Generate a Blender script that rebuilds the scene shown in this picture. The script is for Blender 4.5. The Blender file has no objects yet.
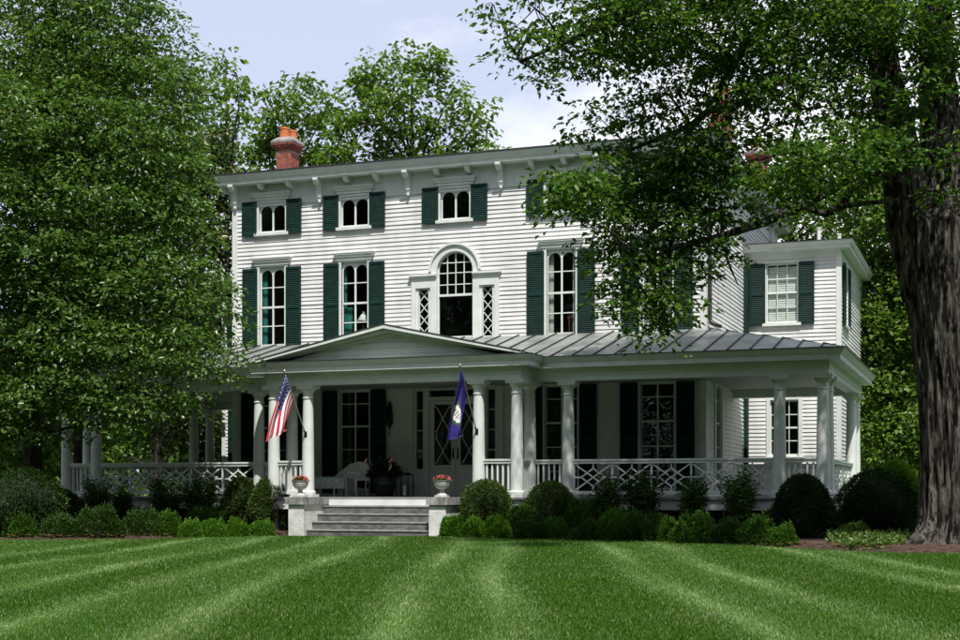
import bpy, math, random
import numpy as np
from mathutils import Vector, Matrix, noise
random.seed(7)
R = np.random.default_rng(11)
rad = math.radians
scene = bpy.context.scene
COL = scene.collection

# ------------------------------------------------------------------ camera, sky, sun, exposure
F, TH, YH, CZ = 1410.9, 0.3516625, 492.1, 1.09      # focal length (px of a 960 px frame), yaw, horizon row, eye height
cam_d = bpy.data.cameras.new('camera')
cam = bpy.data.objects.new('camera', cam_d); COL.objects.link(cam)
cam.location = (0, 0, CZ); cam.rotation_euler = (rad(90), 0, TH)
cam_d.sensor_width = 36; cam_d.lens = F / 960 * 36
cam_d.shift_y = (YH - 320) / 960
cam_d.clip_start = 0.1; cam_d.clip_end = 3000
scene.camera = cam
SUN_EL, SUN_AZ = rad(60), rad(150)                  # azimuth clockwise from +Y: front right of the house
world = bpy.data.worlds.new('World'); scene.world = world; world.use_nodes = True
wt = world.node_tree; wt.nodes.clear()
def wn(t, **k):
    n = wt.nodes.new(t)
    for a, b in k.items(): setattr(n, a, b)
    return n
sky = wn('ShaderNodeTexSky', sky_type='NISHITA', sun_disc=False, sun_elevation=SUN_EL, sun_rotation=SUN_AZ,
         air_density=1.0, dust_density=2.0, ozone_density=1.0)
geo = wn('ShaderNodeTexCoord')
mp = wn('ShaderNodeMapping'); mp.inputs['Scale'].default_value = (1.0, 1.0, 2.6); mp.inputs['Location'].default_value = (1.3, .4, 0); mp.inputs['Rotation'].default_value = (0, 0, -.12)
nz = wn('ShaderNodeTexNoise'); nz.inputs['Scale'].default_value = 2.6; nz.inputs['Detail'].default_value = 9; nz.inputs['Roughness'].default_value = .55
rp = wn('ShaderNodeValToRGB'); rp.color_ramp.elements[0].position = .50; rp.color_ramp.elements[1].position = .66
rp.color_ramp.elements[0].color = (0, 0, 0, 1); rp.color_ramp.elements[1].color = (1, 1, 1, 1)
hz_ = wn('ShaderNodeMixRGB'); hz_.inputs[0].default_value = .75; hz_.inputs[2].default_value = (8.4, 9.3, 11.8, 1)
mx = wn('ShaderNodeMixRGB'); mx.inputs[2].default_value = (12.6, 12.7, 13.0, 1)
bg = wn('ShaderNodeBackground'); bg.inputs[1].default_value = .075
wo = wn('ShaderNodeOutputWorld')
wt.links.new(geo.outputs['Generated'], mp.inputs[0]); wt.links.new(mp.outputs[0], nz.inputs['Vector'])
wt.links.new(nz.outputs['Fac'], rp.inputs[0]); wt.links.new(rp.outputs[0], mx.inputs[0])
wt.links.new(sky.outputs[0], hz_.inputs[1]); wt.links.new(hz_.outputs[0], mx.inputs[1]); wt.links.new(mx.outputs[0], bg.inputs[0]); wt.links.new(bg.outputs[0], wo.inputs[0])
sun_d = bpy.data.lights.new('sun', 'SUN'); sun_d.energy = 4.7; sun_d.angle = rad(.6); sun_d.color = (1, .965, .91)
sun = bpy.data.objects.new('sun', sun_d); COL.objects.link(sun)
sdir = Vector((math.sin(SUN_AZ) * math.cos(SUN_EL), math.cos(SUN_AZ) * math.cos(SUN_EL), math.sin(SUN_EL)))
sun.rotation_euler = (-sdir).to_track_quat('-Z', 'Y').to_euler(); sun.location = sdir * 80
vs = scene.view_settings
vs.view_transform = 'Standard'; vs.look = 'None'; vs.gamma = 1; vs.use_curve_mapping = False; vs.exposure = 0.35
scene.cycles.max_bounces = 8; scene.cycles.transparent_max_bounces = 12
scene.cycles.use_denoising = True

# ------------------------------------------------------------------ materials
MATS = {}
def new_mat(name):
    m = bpy.data.materials.new(name); m.use_nodes = True
    nt = m.node_tree; b = nt.nodes['Principled BSDF']; MATS[name] = m
    return m, nt, b
def mat(name, col, rough=.6, var=.12, scale=6.0, col2=None, bump=0.0, bscale=None, spec=.4, metal=0.0, stretch=None, rlo=.35, rhi=.7):
    """principled surface, colour mixed by object-space noise, optional bump"""
    m, nt, b = new_mat(name)
    tc = nt.nodes.new('ShaderNodeTexCoord'); mpn = nt.nodes.new('ShaderNodeMapping')
    if stretch: mpn.inputs['Scale'].default_value = stretch
    n = nt.nodes.new('ShaderNodeTexNoise'); n.inputs['Scale'].default_value = scale; n.inputs['Detail'].default_value = 6
    rmp = nt.nodes.new('ShaderNodeValToRGB'); rmp.color_ramp.elements[0].position = rlo; rmp.color_ramp.elements[1].position = rhi
    c2 = col2 or tuple(c * (1 - var) for c in col)
    rmp.color_ramp.elements[0].color = (*c2, 1); rmp.color_ramp.elements[1].color = (*col, 1)
    nt.links.new(tc.outputs['Object'], mpn.inputs[0]); nt.links.new(mpn.outputs[0], n.inputs['Vector'])
    nt.links.new(n.outputs['Fac'], rmp.inputs[0]); nt.links.new(rmp.outputs[0], b.inputs['Base Color'])
    b.inputs['Roughness'].default_value = rough; b.inputs['Specular IOR Level'].default_value = spec; b.inputs['Metallic'].default_value = metal
    if bump:
        n2 = nt.nodes.new('ShaderNodeTexNoise'); n2.inputs['Scale'].default_value = bscale or scale * 4; n2.inputs['Detail'].default_value = 8
        nt.links.new(mpn.outputs[0], n2.inputs['Vector'])
        bp = nt.nodes.new('ShaderNodeBump'); bp.inputs['Strength'].default_value = bump; bp.inputs['Distance'].default_value = .03
        nt.links.new(n2.outputs['Fac'], bp.inputs['Height']); nt.links.new(bp.outputs[0], b.inputs['Normal'])
    return m
def leaf_mat(name, cols, trans=.35, gloss=.10, rough=.4):
    """leaf faces: colour differs from leaf to leaf, part of the light passes through"""
    m, nt, b = new_mat(name); nt.nodes.remove(b)
    out = nt.nodes['Material Output']
    g = nt.nodes.new('ShaderNodeNewGeometry')
    rmp = nt.nodes.new('ShaderNodeValToRGB'); cr = rmp.color_ramp
    for i, c in enumerate(cols):
        e = cr.elements[i] if i < 2 else cr.elements.new(.5)
        e.position = i / (len(cols) - 1); e.color = (*c, 1)
    for i, c in enumerate(cols):
        cr.elements[i].position = i / (len(cols) - 1); cr.elements[i].color = (*c, 1)
    nt.links.new(g.outputs['Random Per Island'], rmp.inputs[0])
    d = nt.nodes.new('ShaderNodeBsdfDiffuse'); t = nt.nodes.new('ShaderNodeBsdfTranslucent'); gl = nt.nodes.new('ShaderNodeBsdfGlossy')
    gl.inputs['Roughness'].default_value = rough; gl.inputs['Color'].default_value = (.9, 1, .9, 1)
    br = nt.nodes.new('ShaderNodeMixRGB'); br.blend_type = 'MULTIPLY'; br.inputs[0].default_value = 1; br.inputs[2].default_value = (1.35, 1.5, .7, 1)
    nt.links.new(rmp.outputs[0], d.inputs[0]); nt.links.new(rmp.outputs[0], br.inputs[1]); nt.links.new(br.outputs[0], t.inputs[0])
    m1 = nt.nodes.new('ShaderNodeMixShader'); m1.inputs[0].default_value = trans
    m2 = nt.nodes.new('ShaderNodeMixShader'); m2.inputs[0].default_value = gloss
    nt.links.new(d.outputs[0], m1.inputs[1]); nt.links.new(t.outputs[0], m1.inputs[2])
    nt.links.new(m1.outputs[0], m2.inputs[1]); nt.links.new(gl.outputs[0], m2.inputs[2]); nt.links.new(m2.outputs[0], out.inputs[0])
    return m
mat('white_paint', (.705, .735, .70), .5, .06, 3.0, col2=(.60, .63, .595), bump=.05, bscale=30)
mat('siding_paint', (.71, .71, .70), .55, .06, 1.4, col2=(.575, .575, .555), bump=.08, bscale=40, stretch=(1.5, 1.5, .45))
mat('shutter_paint', (.007, .036, .028), .6, .3, 5, col2=(.004, .020, .017), spec=.2)
mat('metal_roof', (.33, .36, .33), .42, .2, 1.3, col2=(.20, .21, .195), spec=.5, metal=.25, bump=.04, bscale=8)
mat('roof_dark', (.035, .035, .035), .6, .2, 2)
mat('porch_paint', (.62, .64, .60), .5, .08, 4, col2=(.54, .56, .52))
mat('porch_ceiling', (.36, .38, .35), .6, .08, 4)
mat('porch_floor', (.26, .27, .26), .5, .2, 3, col2=(.19, .195, .19))
mat('step_stone', (.17, .168, .165), .8, .4, 5, col2=(.075, .073, .07), bump=.3, bscale=26, stretch=(1, 1, 2.5))
mat('tread_stone', (.34, .335, .325), .8, .3, 6, col2=(.20, .195, .185), bump=.2, bscale=26)
mat('slab_stone', (.42, .41, .39), .85, .5, 4, col2=(.14, .135, .13), bump=.3, bscale=20, stretch=(2.5, 2.5, 1))
mat('painted_masonry', (.72, .72, .70), .75, .15, 4, col2=(.50, .50, .47), bump=.35, bscale=12)
mat('foundation', (.16, .14, .125), .9, .4, 8, col2=(.07, .06, .055), bump=.4, bscale=20)
mat('pier_brick', (.30, .27, .25), .9, .4, 9, col2=(.18, .13, .11), bump=.4, bscale=30)
mat('brick', (.40, .125, .075), .85, .5, 9, col2=(.20, .06, .045), bump=.3, bscale=50)
mat('mortar', (.50, .44, .39), .9, .3, 14)
mat('cap_cement', (.36, .33, .30), .9, .4, 7, col2=(.16, .14, .13), bump=.3)
mat('terracotta', (.62, .20, .06), .7, .25, 5, col2=(.44, .12, .035))
mat('iron', (.012, .012, .012), .45, .2, 8)
mat('downspout_brown', (.035, .024, .020), .4, .2, 6)
mat('pot_glaze', (.025, .032, .045), .2, .4, 5)
mat('urn_stone', (.60, .59, .56), .8, .35, 9, col2=(.36, .355, .33), bump=.25, bscale=40)
mat('wicker', (.66, .64, .59), .7, .3, 40, col2=(.40, .385, .35), bump=.5, bscale=90)
mat('cushion', (.30, .45, .42), .9, .3, 18, col2=(.62, .64, .60), rlo=.45, rhi=.55)
mat('candle', (.80, .78, .70), .5, .05, 4)
mat('flag_red', (.50, .018, .030), .75, .1, 6); mat('flag_white', (.78, .78, .78), .75, .05, 6); mat('flag_blue', (.035, .045, .22), .75, .1, 6)
mat('flag_purple', (.030, .016, .19), .7, .2, 5); mat('seal_white', (.70, .70, .64), .8, .1, 12); mat('seal_green', (.035, .10, .045), .8, .3, 12); mat('seal_dark', (.03, .02, .09), .8, .2, 12)
mat('pole_wood', (.45, .43, .38), .5, .1, 8)
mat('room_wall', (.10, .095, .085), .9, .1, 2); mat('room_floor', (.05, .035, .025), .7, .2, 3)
mat('curtain_teal', (.03, .20, .17), .9, .2, 8); mat('curtain_white', (.62, .60, .54), .9, .1, 8); mat('lamp_shade', (.75, .74, .70), .9, .05, 5)
mat('chair_wood', (.25, .09, .04), .5, .2, 9); mat('blind_white', (.78, .78, .74), .6, .05, 5); mat('brass', (.45, .36, .20), .35, .1, 5, metal=.8)
mat('pipe_white', (.75, .75, .74), .5, .1, 5); mat('petal_red', (.55, .03, .06), .6, .3, 30, col2=(.75, .20, .20))
mat('pink_cloth', (.60, .16, .17), .8, .3, 20, col2=(.70, .55, .52))
mat('mulch', (.075, .038, .023), .95, .5, 9, col2=(.035, .02, .014), bump=.6, bscale=40)
mat('chip', (.14, .065, .034), .9, .5, 20, col2=(.07, .035, .02))
mat('twig', (.055, .042, .030), .9, .3, 10)
# glass: thin pane, mostly see-through, faint reflection
m, nt, b = new_mat('glass'); nt.nodes.remove(b)
tr = nt.nodes.new('ShaderNodeBsdfTransparent'); tr.inputs[0].default_value = (.80, .86, .84, 1)
gl = nt.nodes.new('ShaderNodeBsdfGlossy'); gl.inputs['Roughness'].default_value = .03; gl.inputs['Color'].default_value = (.9, .95, .93, 1)
lw = nt.nodes.new('ShaderNodeLayerWeight'); lw.inputs[0].default_value = .5
pw = nt.nodes.new('ShaderNodeMath'); pw.operation = 'POWER'; pw.inputs[1].default_value = 4.5
fa = nt.nodes.new('ShaderNodeMath'); fa.operation = 'MULTIPLY_ADD'; fa.inputs[1].default_value = .9; fa.inputs[2].default_value = .035
nt.links.new(lw.outputs['Facing'], pw.inputs[0]); nt.links.new(pw.outputs[0], fa.inputs[0])
gt = nt.nodes.new('ShaderNodeTexCoord'); gn = nt.nodes.new('ShaderNodeTexNoise'); gn.inputs['Scale'].default_value = 2.2; gb = nt.nodes.new('ShaderNodeBump'); gb.inputs['Strength'].default_value = .5; gb.inputs['Distance'].default_value = .03
nt.links.new(gt.outputs['Object'], gn.inputs['Vector']); nt.links.new(gn.outputs['Fac'], gb.inputs['Height']); nt.links.new(gb.outputs[0], gl.inputs['Normal'])
ms = nt.nodes.new('ShaderNodeMixShader'); nt.links.new(fa.outputs[0], ms.inputs[0]); nt.links.new(tr.outputs[0], ms.inputs[1]); nt.links.new(gl.outputs[0], ms.inputs[2])
nt.links.new(ms.outputs[0], nt.nodes['Material Output'].inputs[0])
# bark
def bark(name, c1, c2, sc):
    m, nt, b = new_mat(name)
    tc = nt.nodes.new('ShaderNodeTexCoord'); mpn = nt.nodes.new('ShaderNodeMapping'); mpn.inputs['Scale'].default_value = (1, 1, .13)
    n = nt.nodes.new('ShaderNodeTexNoise'); n.inputs['Scale'].default_value = sc; n.inputs['Detail'].default_value = 8; n.inputs['Roughness'].default_value = .6; n.inputs['Distortion'].default_value = .6
    n2 = nt.nodes.new('ShaderNodeTexNoise'); n2.inputs['Scale'].default_value = sc*4; n2.inputs['Detail'].default_value = 6
    ad = nt.nodes.new('ShaderNodeMath'); ad.operation = 'MULTIPLY_ADD'; ad.inputs[1].default_value = .35
    r = nt.nodes.new('ShaderNodeValToRGB'); r.color_ramp.elements[0].position = .60; r.color_ramp.elements[1].position = .78
    r.color_ramp.elements[0].color = (*c2, 1); r.color_ramp.elements[1].color = (*c1, 1)
    bp = nt.nodes.new('ShaderNodeBump'); bp.inputs['Strength'].default_value = 1.0; bp.inputs['Distance'].default_value = .14
    L_ = nt.links.new
    L_(tc.outputs['Object'], mpn.inputs[0]); L_(mpn.outputs[0], n.inputs['Vector']); L_(mpn.outputs[0], n2.inputs['Vector']); L_(n2.outputs['Fac'], ad.inputs[0]); L_(n.outputs['Fac'], ad.inputs[2])
    L_(ad.outputs[0], r.inputs[0]); L_(r.outputs[0], b.inputs['Base Color']); L_(ad.outputs[0], bp.inputs['Height']); L_(bp.outputs[0], b.inputs['Normal'])
    b.inputs['Roughness'].default_value = .95; b.inputs['Specular IOR Level'].default_value = .1
bark('bark_old', (.150, .135, .115), (.012, .010, .008), 10); bark('bark', (.085, .07, .055), (.025, .02, .016), 7)
leaf_mat('leaf_maple', [(0.022, 0.06, 0.009), (0.046, 0.11, 0.015), (0.13, 0.205, 0.034)], 0.42, 0.018)
leaf_mat('leaf_left', [(.038, .094, .014), (.066, .140, .023), (.160, .225, .065)], 0.4, 0.035)
leaf_mat('leaf_back', [(0.058, 0.125, 0.018), (0.1, 0.18, 0.028), (0.17, 0.24, 0.05)], 0.42, 0.02)
leaf_mat('leaf_magnolia', [(0.03, 0.065, 0.016), (0.055, 0.09, 0.024), (0.17, 0.15, 0.065)], 0.15, 0.05)
leaf_mat('leaf_wood', [(0.042, 0.092, 0.015), (0.085, 0.155, 0.028), (0.15, 0.235, 0.046)], 0.38, 0.02)
leaf_mat('leaf_box', [(0.02, 0.054, 0.009), (0.036, 0.082, 0.014), (0.068, 0.118, 0.026)], 0.26, 0.015)
leaf_mat('leaf_boxlight', [(0.036, 0.074, 0.012), (0.062, 0.108, 0.021), (0.098, 0.14, 0.038)], 0.28, 0.015)
leaf_mat('leaf_dark', [(0.01, 0.028, 0.007), (0.018, 0.044, 0.011), (0.034, 0.066, 0.018)], 0.22, 0.015)
leaf_mat('leaf_azalea', [(0.028, 0.078, 0.009), (0.052, 0.13, 0.014), (0.095, 0.19, 0.022)], 0.34, 0.012)
leaf_mat('leaf_lime', [(0.048, 0.135, 0.01), (0.084, 0.2, 0.016), (0.135, 0.265, 0.028)], 0.34, 0.012)
leaf_mat('leaf_loose', [(0.026, 0.07, 0.01), (0.048, 0.108, 0.016), (0.095, 0.16, 0.034)], 0.32, 0.02)
leaf_mat('leaf_cover', [(.04, .085, .015), (.075, .135, .025), (.13, .19, .05)], .3, .02)
leaf_mat('leaf_house', [(.010, .025, .01), (.02, .05, .015)], .2, .1)

# ------------------------------------------------------------------ mesh helpers
class MB:
    def __init__(s): s.v = []; s.f = []; s.mi = []
    def add(s, vs, fs, mi=0):
        o = len(s.v); s.v.extend(vs); s.f.extend([tuple(i + o for i in f) for f in fs]); s.mi.extend([mi] * len(fs)); return s
    def box(s, x0, x1, y0, y1, z0, z1, mi=0):
        return s.add([(x0,y0,z0),(x1,y0,z0),(x1,y1,z0),(x0,y1,z0),(x0,y0,z1),(x1,y0,z1),(x1,y1,z1),(x0,y1,z1)],
              [(0,3,2,1),(4,5,6,7),(0,1,5,4),(1,2,6,5),(2,3,7,6),(3,0,4,7)], mi)
    def prism(s, poly, y0, y1, mi=0):
        """poly of (x,z), counter-clockwise seen from -y, extruded y0..y1"""
        n = len(poly); vs = [(p[0], y0, p[1]) for p in poly] + [(p[0], y1, p[1]) for p in poly]
        fs = [tuple(range(n)), tuple(range(2*n-1, n-1, -1))] + [(i, i+n, (i+1) % n + n, (i+1) % n) for i in range(n)]
        return s.add(vs, fs, mi)
    def bar(s, a, b, w, y0, y1, mi=0):
        """flat bar in the x-z plane from a to b, width w"""
        dx, dz = b[0]-a[0], b[1]-a[1]; l = math.hypot(dx, dz) or 1; nx, nz_ = -dz/l*w/2, dx/l*w/2
        return s.prism([(a[0]-nx,a[1]-nz_),(b[0]-nx,b[1]-nz_),(b[0]+nx,b[1]+nz_),(a[0]+nx,a[1]+nz_)], y0, y1, mi)
    def lathe(s, prof, n=20, cx=0, cy=0, mi=0, squash=1):
        o = len(prof); vs = []
        for r, z in prof:
            for k in range(n):
                a = 2*math.pi*k/n; vs.append((cx + r*math.cos(a), cy + r*math.sin(a)*squash, z))
        fs = [(i*n+k, i*n+(k+1) % n, (i+1)*n+(k+1) % n, (i+1)*n+k) for i in range(o-1) for k in range(n)]
        fs += [tuple(range(n-1, -1, -1)), tuple(range((o-1)*n, o*n))]
        return s.add(vs, fs, mi)
    def tube(s, pts, rs, n=6, mi=0):
        pts = [Vector(p) for p in pts]; vs = []; prev = None
        if not hasattr(rs, '__len__'): rs = [rs] * len(pts)
        for i, p in enumerate(pts):
            t = (pts[min(i+1, len(pts)-1)] - pts[max(i-1, 0)]).normalized()
            if prev is None: u = t.orthogonal().normalized()
            else:
                u = prev - t * prev.dot(t)
                u = u.normalized() if u.length > 1e-6 else t.orthogonal().normalized()
            prev = u; w = t.cross(u)
            for k in range(n):
                a = 2*math.pi*k/n; vs.append(tuple(p + (u*math.cos(a) + w*math.sin(a)) * rs[i]))
        fs = [(i*n+k, i*n+(k+1) % n, (i+1)*n+(k+1) % n, (i+1)*n+k) for i in range(len(pts)-1) for k in range(n)]
        fs += [tuple(range(n-1, -1, -1)), tuple(range((len(pts)-1)*n, len(pts)*n))]
        return s.add(vs, fs, mi)
    def mesh(s, name, mats, smooth=False):
        me = bpy.data.meshes.new(name); me.from_pydata(s.v, [], s.f)
        for m_ in ([mats] if isinstance(mats, str) else mats): me.materials.append(MATS[m_])
        if max(s.mi, default=0) > 0: me.polygons.foreach_set('material_index', s.mi)
        if smooth: me.polygons.foreach_set('use_smooth', [True] * len(s.f))
        me.update(); return me
    def build(s, name, mats, parent=None, loc=(0,0,0), smooth=False, rotz=0):
        return link(name, s.mesh(name, mats, smooth), parent, loc, rotz)
def link(name, me, parent=None, loc=(0,0,0), rotz=0):
    o = bpy.data.objects.new(name, me); COL.objects.link(o); o.parent = parent; o.location = loc; o.rotation_euler = (0,0,rotz); return o
def empty(name, loc=(0,0,0), rotz=0, parent=None):
    o = bpy.data.objects.new(name, None); COL.objects.link(o); o.location = loc; o.rotation_euler = (0,0,rotz); o.parent = parent; o.empty_display_size = .2; return o
def tag(o, label=None, cat=None, group=None, kind=None):
    if label: o['label'] = label
    if cat: o['category'] = cat
    if group: o['group'] = group
    if kind: o['kind'] = kind
    return o
def kids(o): return [c for c in bpy.data.objects if c.parent == o]
def copy_tree(o, parent, loc=None, rotz=None):
    c = o.copy(); COL.objects.link(c); c.parent = parent
    if loc is not None: c.location = loc
    if rotz is not None: c.rotation_euler = (0,0,rotz)
    for k in kids(o): copy_tree(k, c)
    return c
def smooth_by_angle(o, deg=40):
    me = o.data; me.polygons.foreach_set('use_smooth', [True]*len(me.polygons)); me.set_sharp_from_angle(angle=rad(deg))
def sweep(path, prof, closed=False):
    """profile of (offset outward to the right of travel, z) swept along a plan polyline with mitred corners"""
    n = len(path); rings = []
    for i in range(n):
        p = Vector(path[i]); d0 = d1 = None
        if i > 0 or closed: d0 = (p - Vector(path[i-1])).normalized()
        if i < n-1 or closed: d1 = (Vector(path[(i+1) % n]) - p).normalized()
        d0 = d0 or d1; d1 = d1 or d0
        n0, n1 = Vector((d0.y, -d0.x)), Vector((d1.y, -d1.x))
        mt = (n0 + n1); mt = mt / max(mt.dot(n0), 1e-6)
        rings.append([(p.x + mt.x*o, p.y + mt.y*o, z) for o, z in prof])
    k = len(prof); mb = MB(); vs = [v for r in rings for v in r]
    fs = []
    for i in range(n if closed else n-1):
        j = (i+1) % n
        for q in range(k): fs.append((i*k+q, j*k+q, j*k+(q+1) % k, i*k+(q+1) % k))
    if not closed: fs += [tuple(range(k)), tuple(range(n*k-1, (n-1)*k-1, -1))]
    mb.add(vs, fs); return mb
def at(px, py, Z):
    """world point seen at a pixel of the 960 x 640 frame, Z metres along the optical axis"""
    u, v = (px-480)/F, (YH-py)/F; c, s = math.cos(TH), math.sin(TH)
    return Vector(((-s + u*c)*Z, (c + u*s)*Z, CZ + v*Z))
def ground_at(px, py):
    p = at(px, py, CZ*F/(py-YH)); p.z = 0; return p

# ------------------------------------------------------------------ setting: ground, bed
def build_ground():
    mb = MB(); n = 40; xs = [(-1 + 2*i/n) for i in range(n+1)]
    g = [math.copysign(abs(t)**2.2*900, t) for t in xs]
    vs = [(x-10, y+20, -.004) for y in g for x in g]
    fs = [(j*(n+1)+i, j*(n+1)+i+1, (j+1)*(n+1)+i+1, (j+1)*(n+1)+i) for j in range(n) for i in range(n)]
    mb.add(vs, fs)
    mat('soil_grass', (.030, .082, .005), .9, .3, 1.2, col2=(.020, .058, .004), bump=.3, bscale=60)
    tag(mb.build('lawn', 'soil_grass'), 'mown green lawn in front of the house', 'lawn', kind='structure')
build_ground()
# lawn edge of the planting beds, as pixels of the photograph's frame laid on the ground, then closed behind the house
EDGE_L = [ground_at(x, y) for x, y in [(-260,539),(-100,539.5),(0,540.5),(70,541),(150,540),(215,538),(262,536.8),(288,535.5)]]
EDGE_R = [ground_at(x, y) for x, y in [(446,537),(500,538.5),(560,540),(640,542),(720,545),(800,549.5),(850,552.5),(910,554),(960,554),(1020,553),(1080,549)]]
def bed(name, edge, back, label):
    mb = MB(); pts = [(p.x, p.y) for p in edge]
    vs = []; m = 10
    for i, (x, y) in enumerate(pts):
        for k in range(m+1):
            t = k/m; bx = x + (back[i][0]-x)*t; by = y + (back[i][1]-y)*t
            vs.append((bx, by, .004 + min(.07, .5*t) + .02*noise.noise(Vector((bx*2, by*2, 0))) * (1 if k else 0)))
    fs = [(i*(m+1)+k, (i+1)*(m+1)+k, (i+1)*(m+1)+k+1, i*(m+1)+k+1) for i in range(len(pts)-1) for k in range(m)]
    mb.add(vs, fs); o = mb.build(name, 'mulch', smooth=True); tag(o, label, 'planting bed', kind='structure')
bed('planting_bed', EDGE_L, [(-34,36),(-31,36),(-29,35.5),(-27,35),(-24,34.3),(-21,34.2),(-18.5,34.2),(-16.6,33.9)], 'brown mulch bed under the shrubs on the side of the leafy crown')
bed('planting_bed', EDGE_R, [(-12.0,33.5),(-11.6,34.2),(-9.6,34.2),(-7.5,34.2),(-5.5,34.2),(-3.6,34.2),(-2.6,34),(-1.2,33.4),(0.2,33),(1.6,32.5),(3.2,31)], 'brown mulch bed under the shrubs beside the old tree')

# ------------------------------------------------------------------ the house (local frame: x right, y into the house, z up; front wall at y = 0)
XC, YW = -14.45, 37.36
house = empty('house', (XC, YW, 0))
tag(house, 'three storey white clapboard house with dark green shutters and a wrap-around columned porch', 'house')
XL, XR, ZTOP = -7.15, 7.13, 9.63
DEPTH = 13.0
EXPO = .1205
def clap_walls(part_name, name, org, rotz, u0, u1, z0, z1, openings, separate=True):
    """wall part (sheathing with openings) and its clapboard courses; local u = x, outward = -y"""
    us = sorted({u0, u1, *[o[0] for o in openings], *[o[1] for o in openings]}); zs = sorted({z0, z1, *[o[2] for o in openings], *[o[3] for o in openings]})
    us = [u for u in us if u0 <= u <= u1]; zs = [z for z in zs if z0 <= z <= z1]
    mb = MB()
    for a, b_ in zip(us, us[1:]):
        for c, d in zip(zs, zs[1:]):
            mu, mz = (a+b_)/2, (c+d)/2
            if any(o[0] < mu < o[1] and o[2] < mz < o[3] for o in openings): continue
            mb.box(a, b_, 0, .14, c, d)
    wall = mb.build(part_name, 'siding_paint', house, org, rotz=rotz)
    all_b = MB(); z = z0
    while z < z1 - .01:
        zt = min(z + EXPO + .012, z1); zc0, zc1 = z, min(z + EXPO, z1)
        cuts = sorted([(o[0], o[1]) for o in openings if o[2] < zc1 - .02 and o[3] > zc0 + .02])
        segs = []; cur = u0
        for a, b_ in cuts:
            if a > cur + .01: segs.append((cur, a))
            cur = max(cur, b_)
        if cur < u1 - .01: segs.append((cur, u1))
        j = random.uniform(-.002, .002); one = separate and z > 5.2
        for a, b_ in segs:
            bmb = MB() if one else all_b
            nn = max(1, min(6, int((b_-a)/.7))) if one else 1; vv = []
            for q in range(nn+1):
                u_ = a + (b_-a)*q/nn; wz, wy = (random.gauss(0, .0032), random.gauss(0, .0028)) if one else (0, 0)
                vv += [(u_, -.031+j+wy, z+wz), (u_, -.001, z+wz), (u_, -.001, zt), (u_, -.006, zt)]
            bmb.add(vv, [(4*q+k, 4*q+4+k, 4*q+4+(k+1) % 4, 4*q+(k+1) % 4) for q in range(nn) for k in range(4)] + [(0,1,2,3), (4*nn+3, 4*nn+2, 4*nn+1, 4*nn)])
            if one: bmb.build('clapboard', 'siding_paint', wall)
        z += EXPO
    if all_b.f: tag(all_b.build('siding', 'siding_paint', wall), kind='stuff')
    return wall

WX = [-5.84, -3.14, 3.14, 5.84]
op = []
for x in WX:
    op.append((x-.42, x+.42, 5.38, 7.80)); op.append((x-.47, x+.47, 1.08, 4.06))
    op.append((x-.44, x+.44, 8.80, 9.63+.1))
op.append((-.44, .44, 8.80, 9.73)); op.append((-.55, .55, 5.40, 7.93)); op.append((-1.20, -.74, 5.40, 6.92)); op.append((.74, 1.20, 5.40, 6.92))
op.append((-1.28, 1.28, .96, 4.05))
clap_walls('front_wall', 'clapboard', (0, 0, 0), 0, XL, XR, .96, ZTOP, op)
clap_walls('side_wall', 'clapboard', (XR, 0, 0), rad(90), 0, DEPTH, .96, ZTOP, [(1.35, 2.15, 1.1, 4.05)])
clap_walls('side_wall', 'clapboard', (XL, DEPTH, 0), rad(-90), 0, DEPTH, .96, ZTOP, [], separate=False)
clap_walls('rear_wall', 'clapboard', (XR, DEPTH, 0), rad(180), 0, XR-XL, .96, ZTOP, [], separate=False)
# corner boards and friezes (frieze stands above the siding, round the block)
for (x, y) in [(XL, 0), (XR, 0), (XL, DEPTH), (XR, DEPTH)]:
    sx = -1 if x < 0 else 1; sy = -1 if y == 0 else 1
    mb = MB(); mb.box(min(x+sx*.042, x-sx*.13), max(x+sx*.042, x-sx*.13), min(y+sy*.042, y), max(y+sy*.042, y), .96, ZTOP)
    mb.box(min(x, x+sx*.042), max(x, x+sx*.042), min(y, y-sy*.13), max(y, y-sy*.13), .96, ZTOP); mb.build('corner_board', 'white_paint', house)
fr_op = [(x-.5, x+.5) for x in WX] + [(-.5, .5)]
block = [(XL, 0), (XR, 0), (XR, DEPTH), (XL, DEPTH)]
sweep(block, [(-.10, ZTOP), (.04, ZTOP), (.04, ZTOP+.06), (.028, ZTOP+.06), (.028, 10.27), (-.10, 10.27)], True).build('frieze', 'white_paint', house)
sweep(block, [(-.1, 10.27), (.40, 10.27), (.40, 10.36), (.43, 10.375), (.505, 10.50), (.505, 10.54), (-.1, 10.54)], True).build('cornice', 'white_paint', house)
mb = MB(); e = .535
a = [(XL-e, -e, 10.545), (XR+e, -e, 10.545), (XR+e, DEPTH+e, 10.545), (XL-e, DEPTH+e, 10.545), (XL+6, 6.4, 11.45), (XR-6, 6.4, 11.45)]
mb.add(a, [(0,1,5,4), (1,2,5), (2,3,4,5), (3,0,4), (0,3,2,1)]); mb.add([(p[0], p[1], 10.545) for p in a[:4]] + [(p[0], p[1], 10.575) for p in a[:4]], [(0,1,5,4),(1,2,6,5),(2,3,7,6),(3,0,4,7)])
roof = mb.build('roof', 'roof_dark', house)
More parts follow.
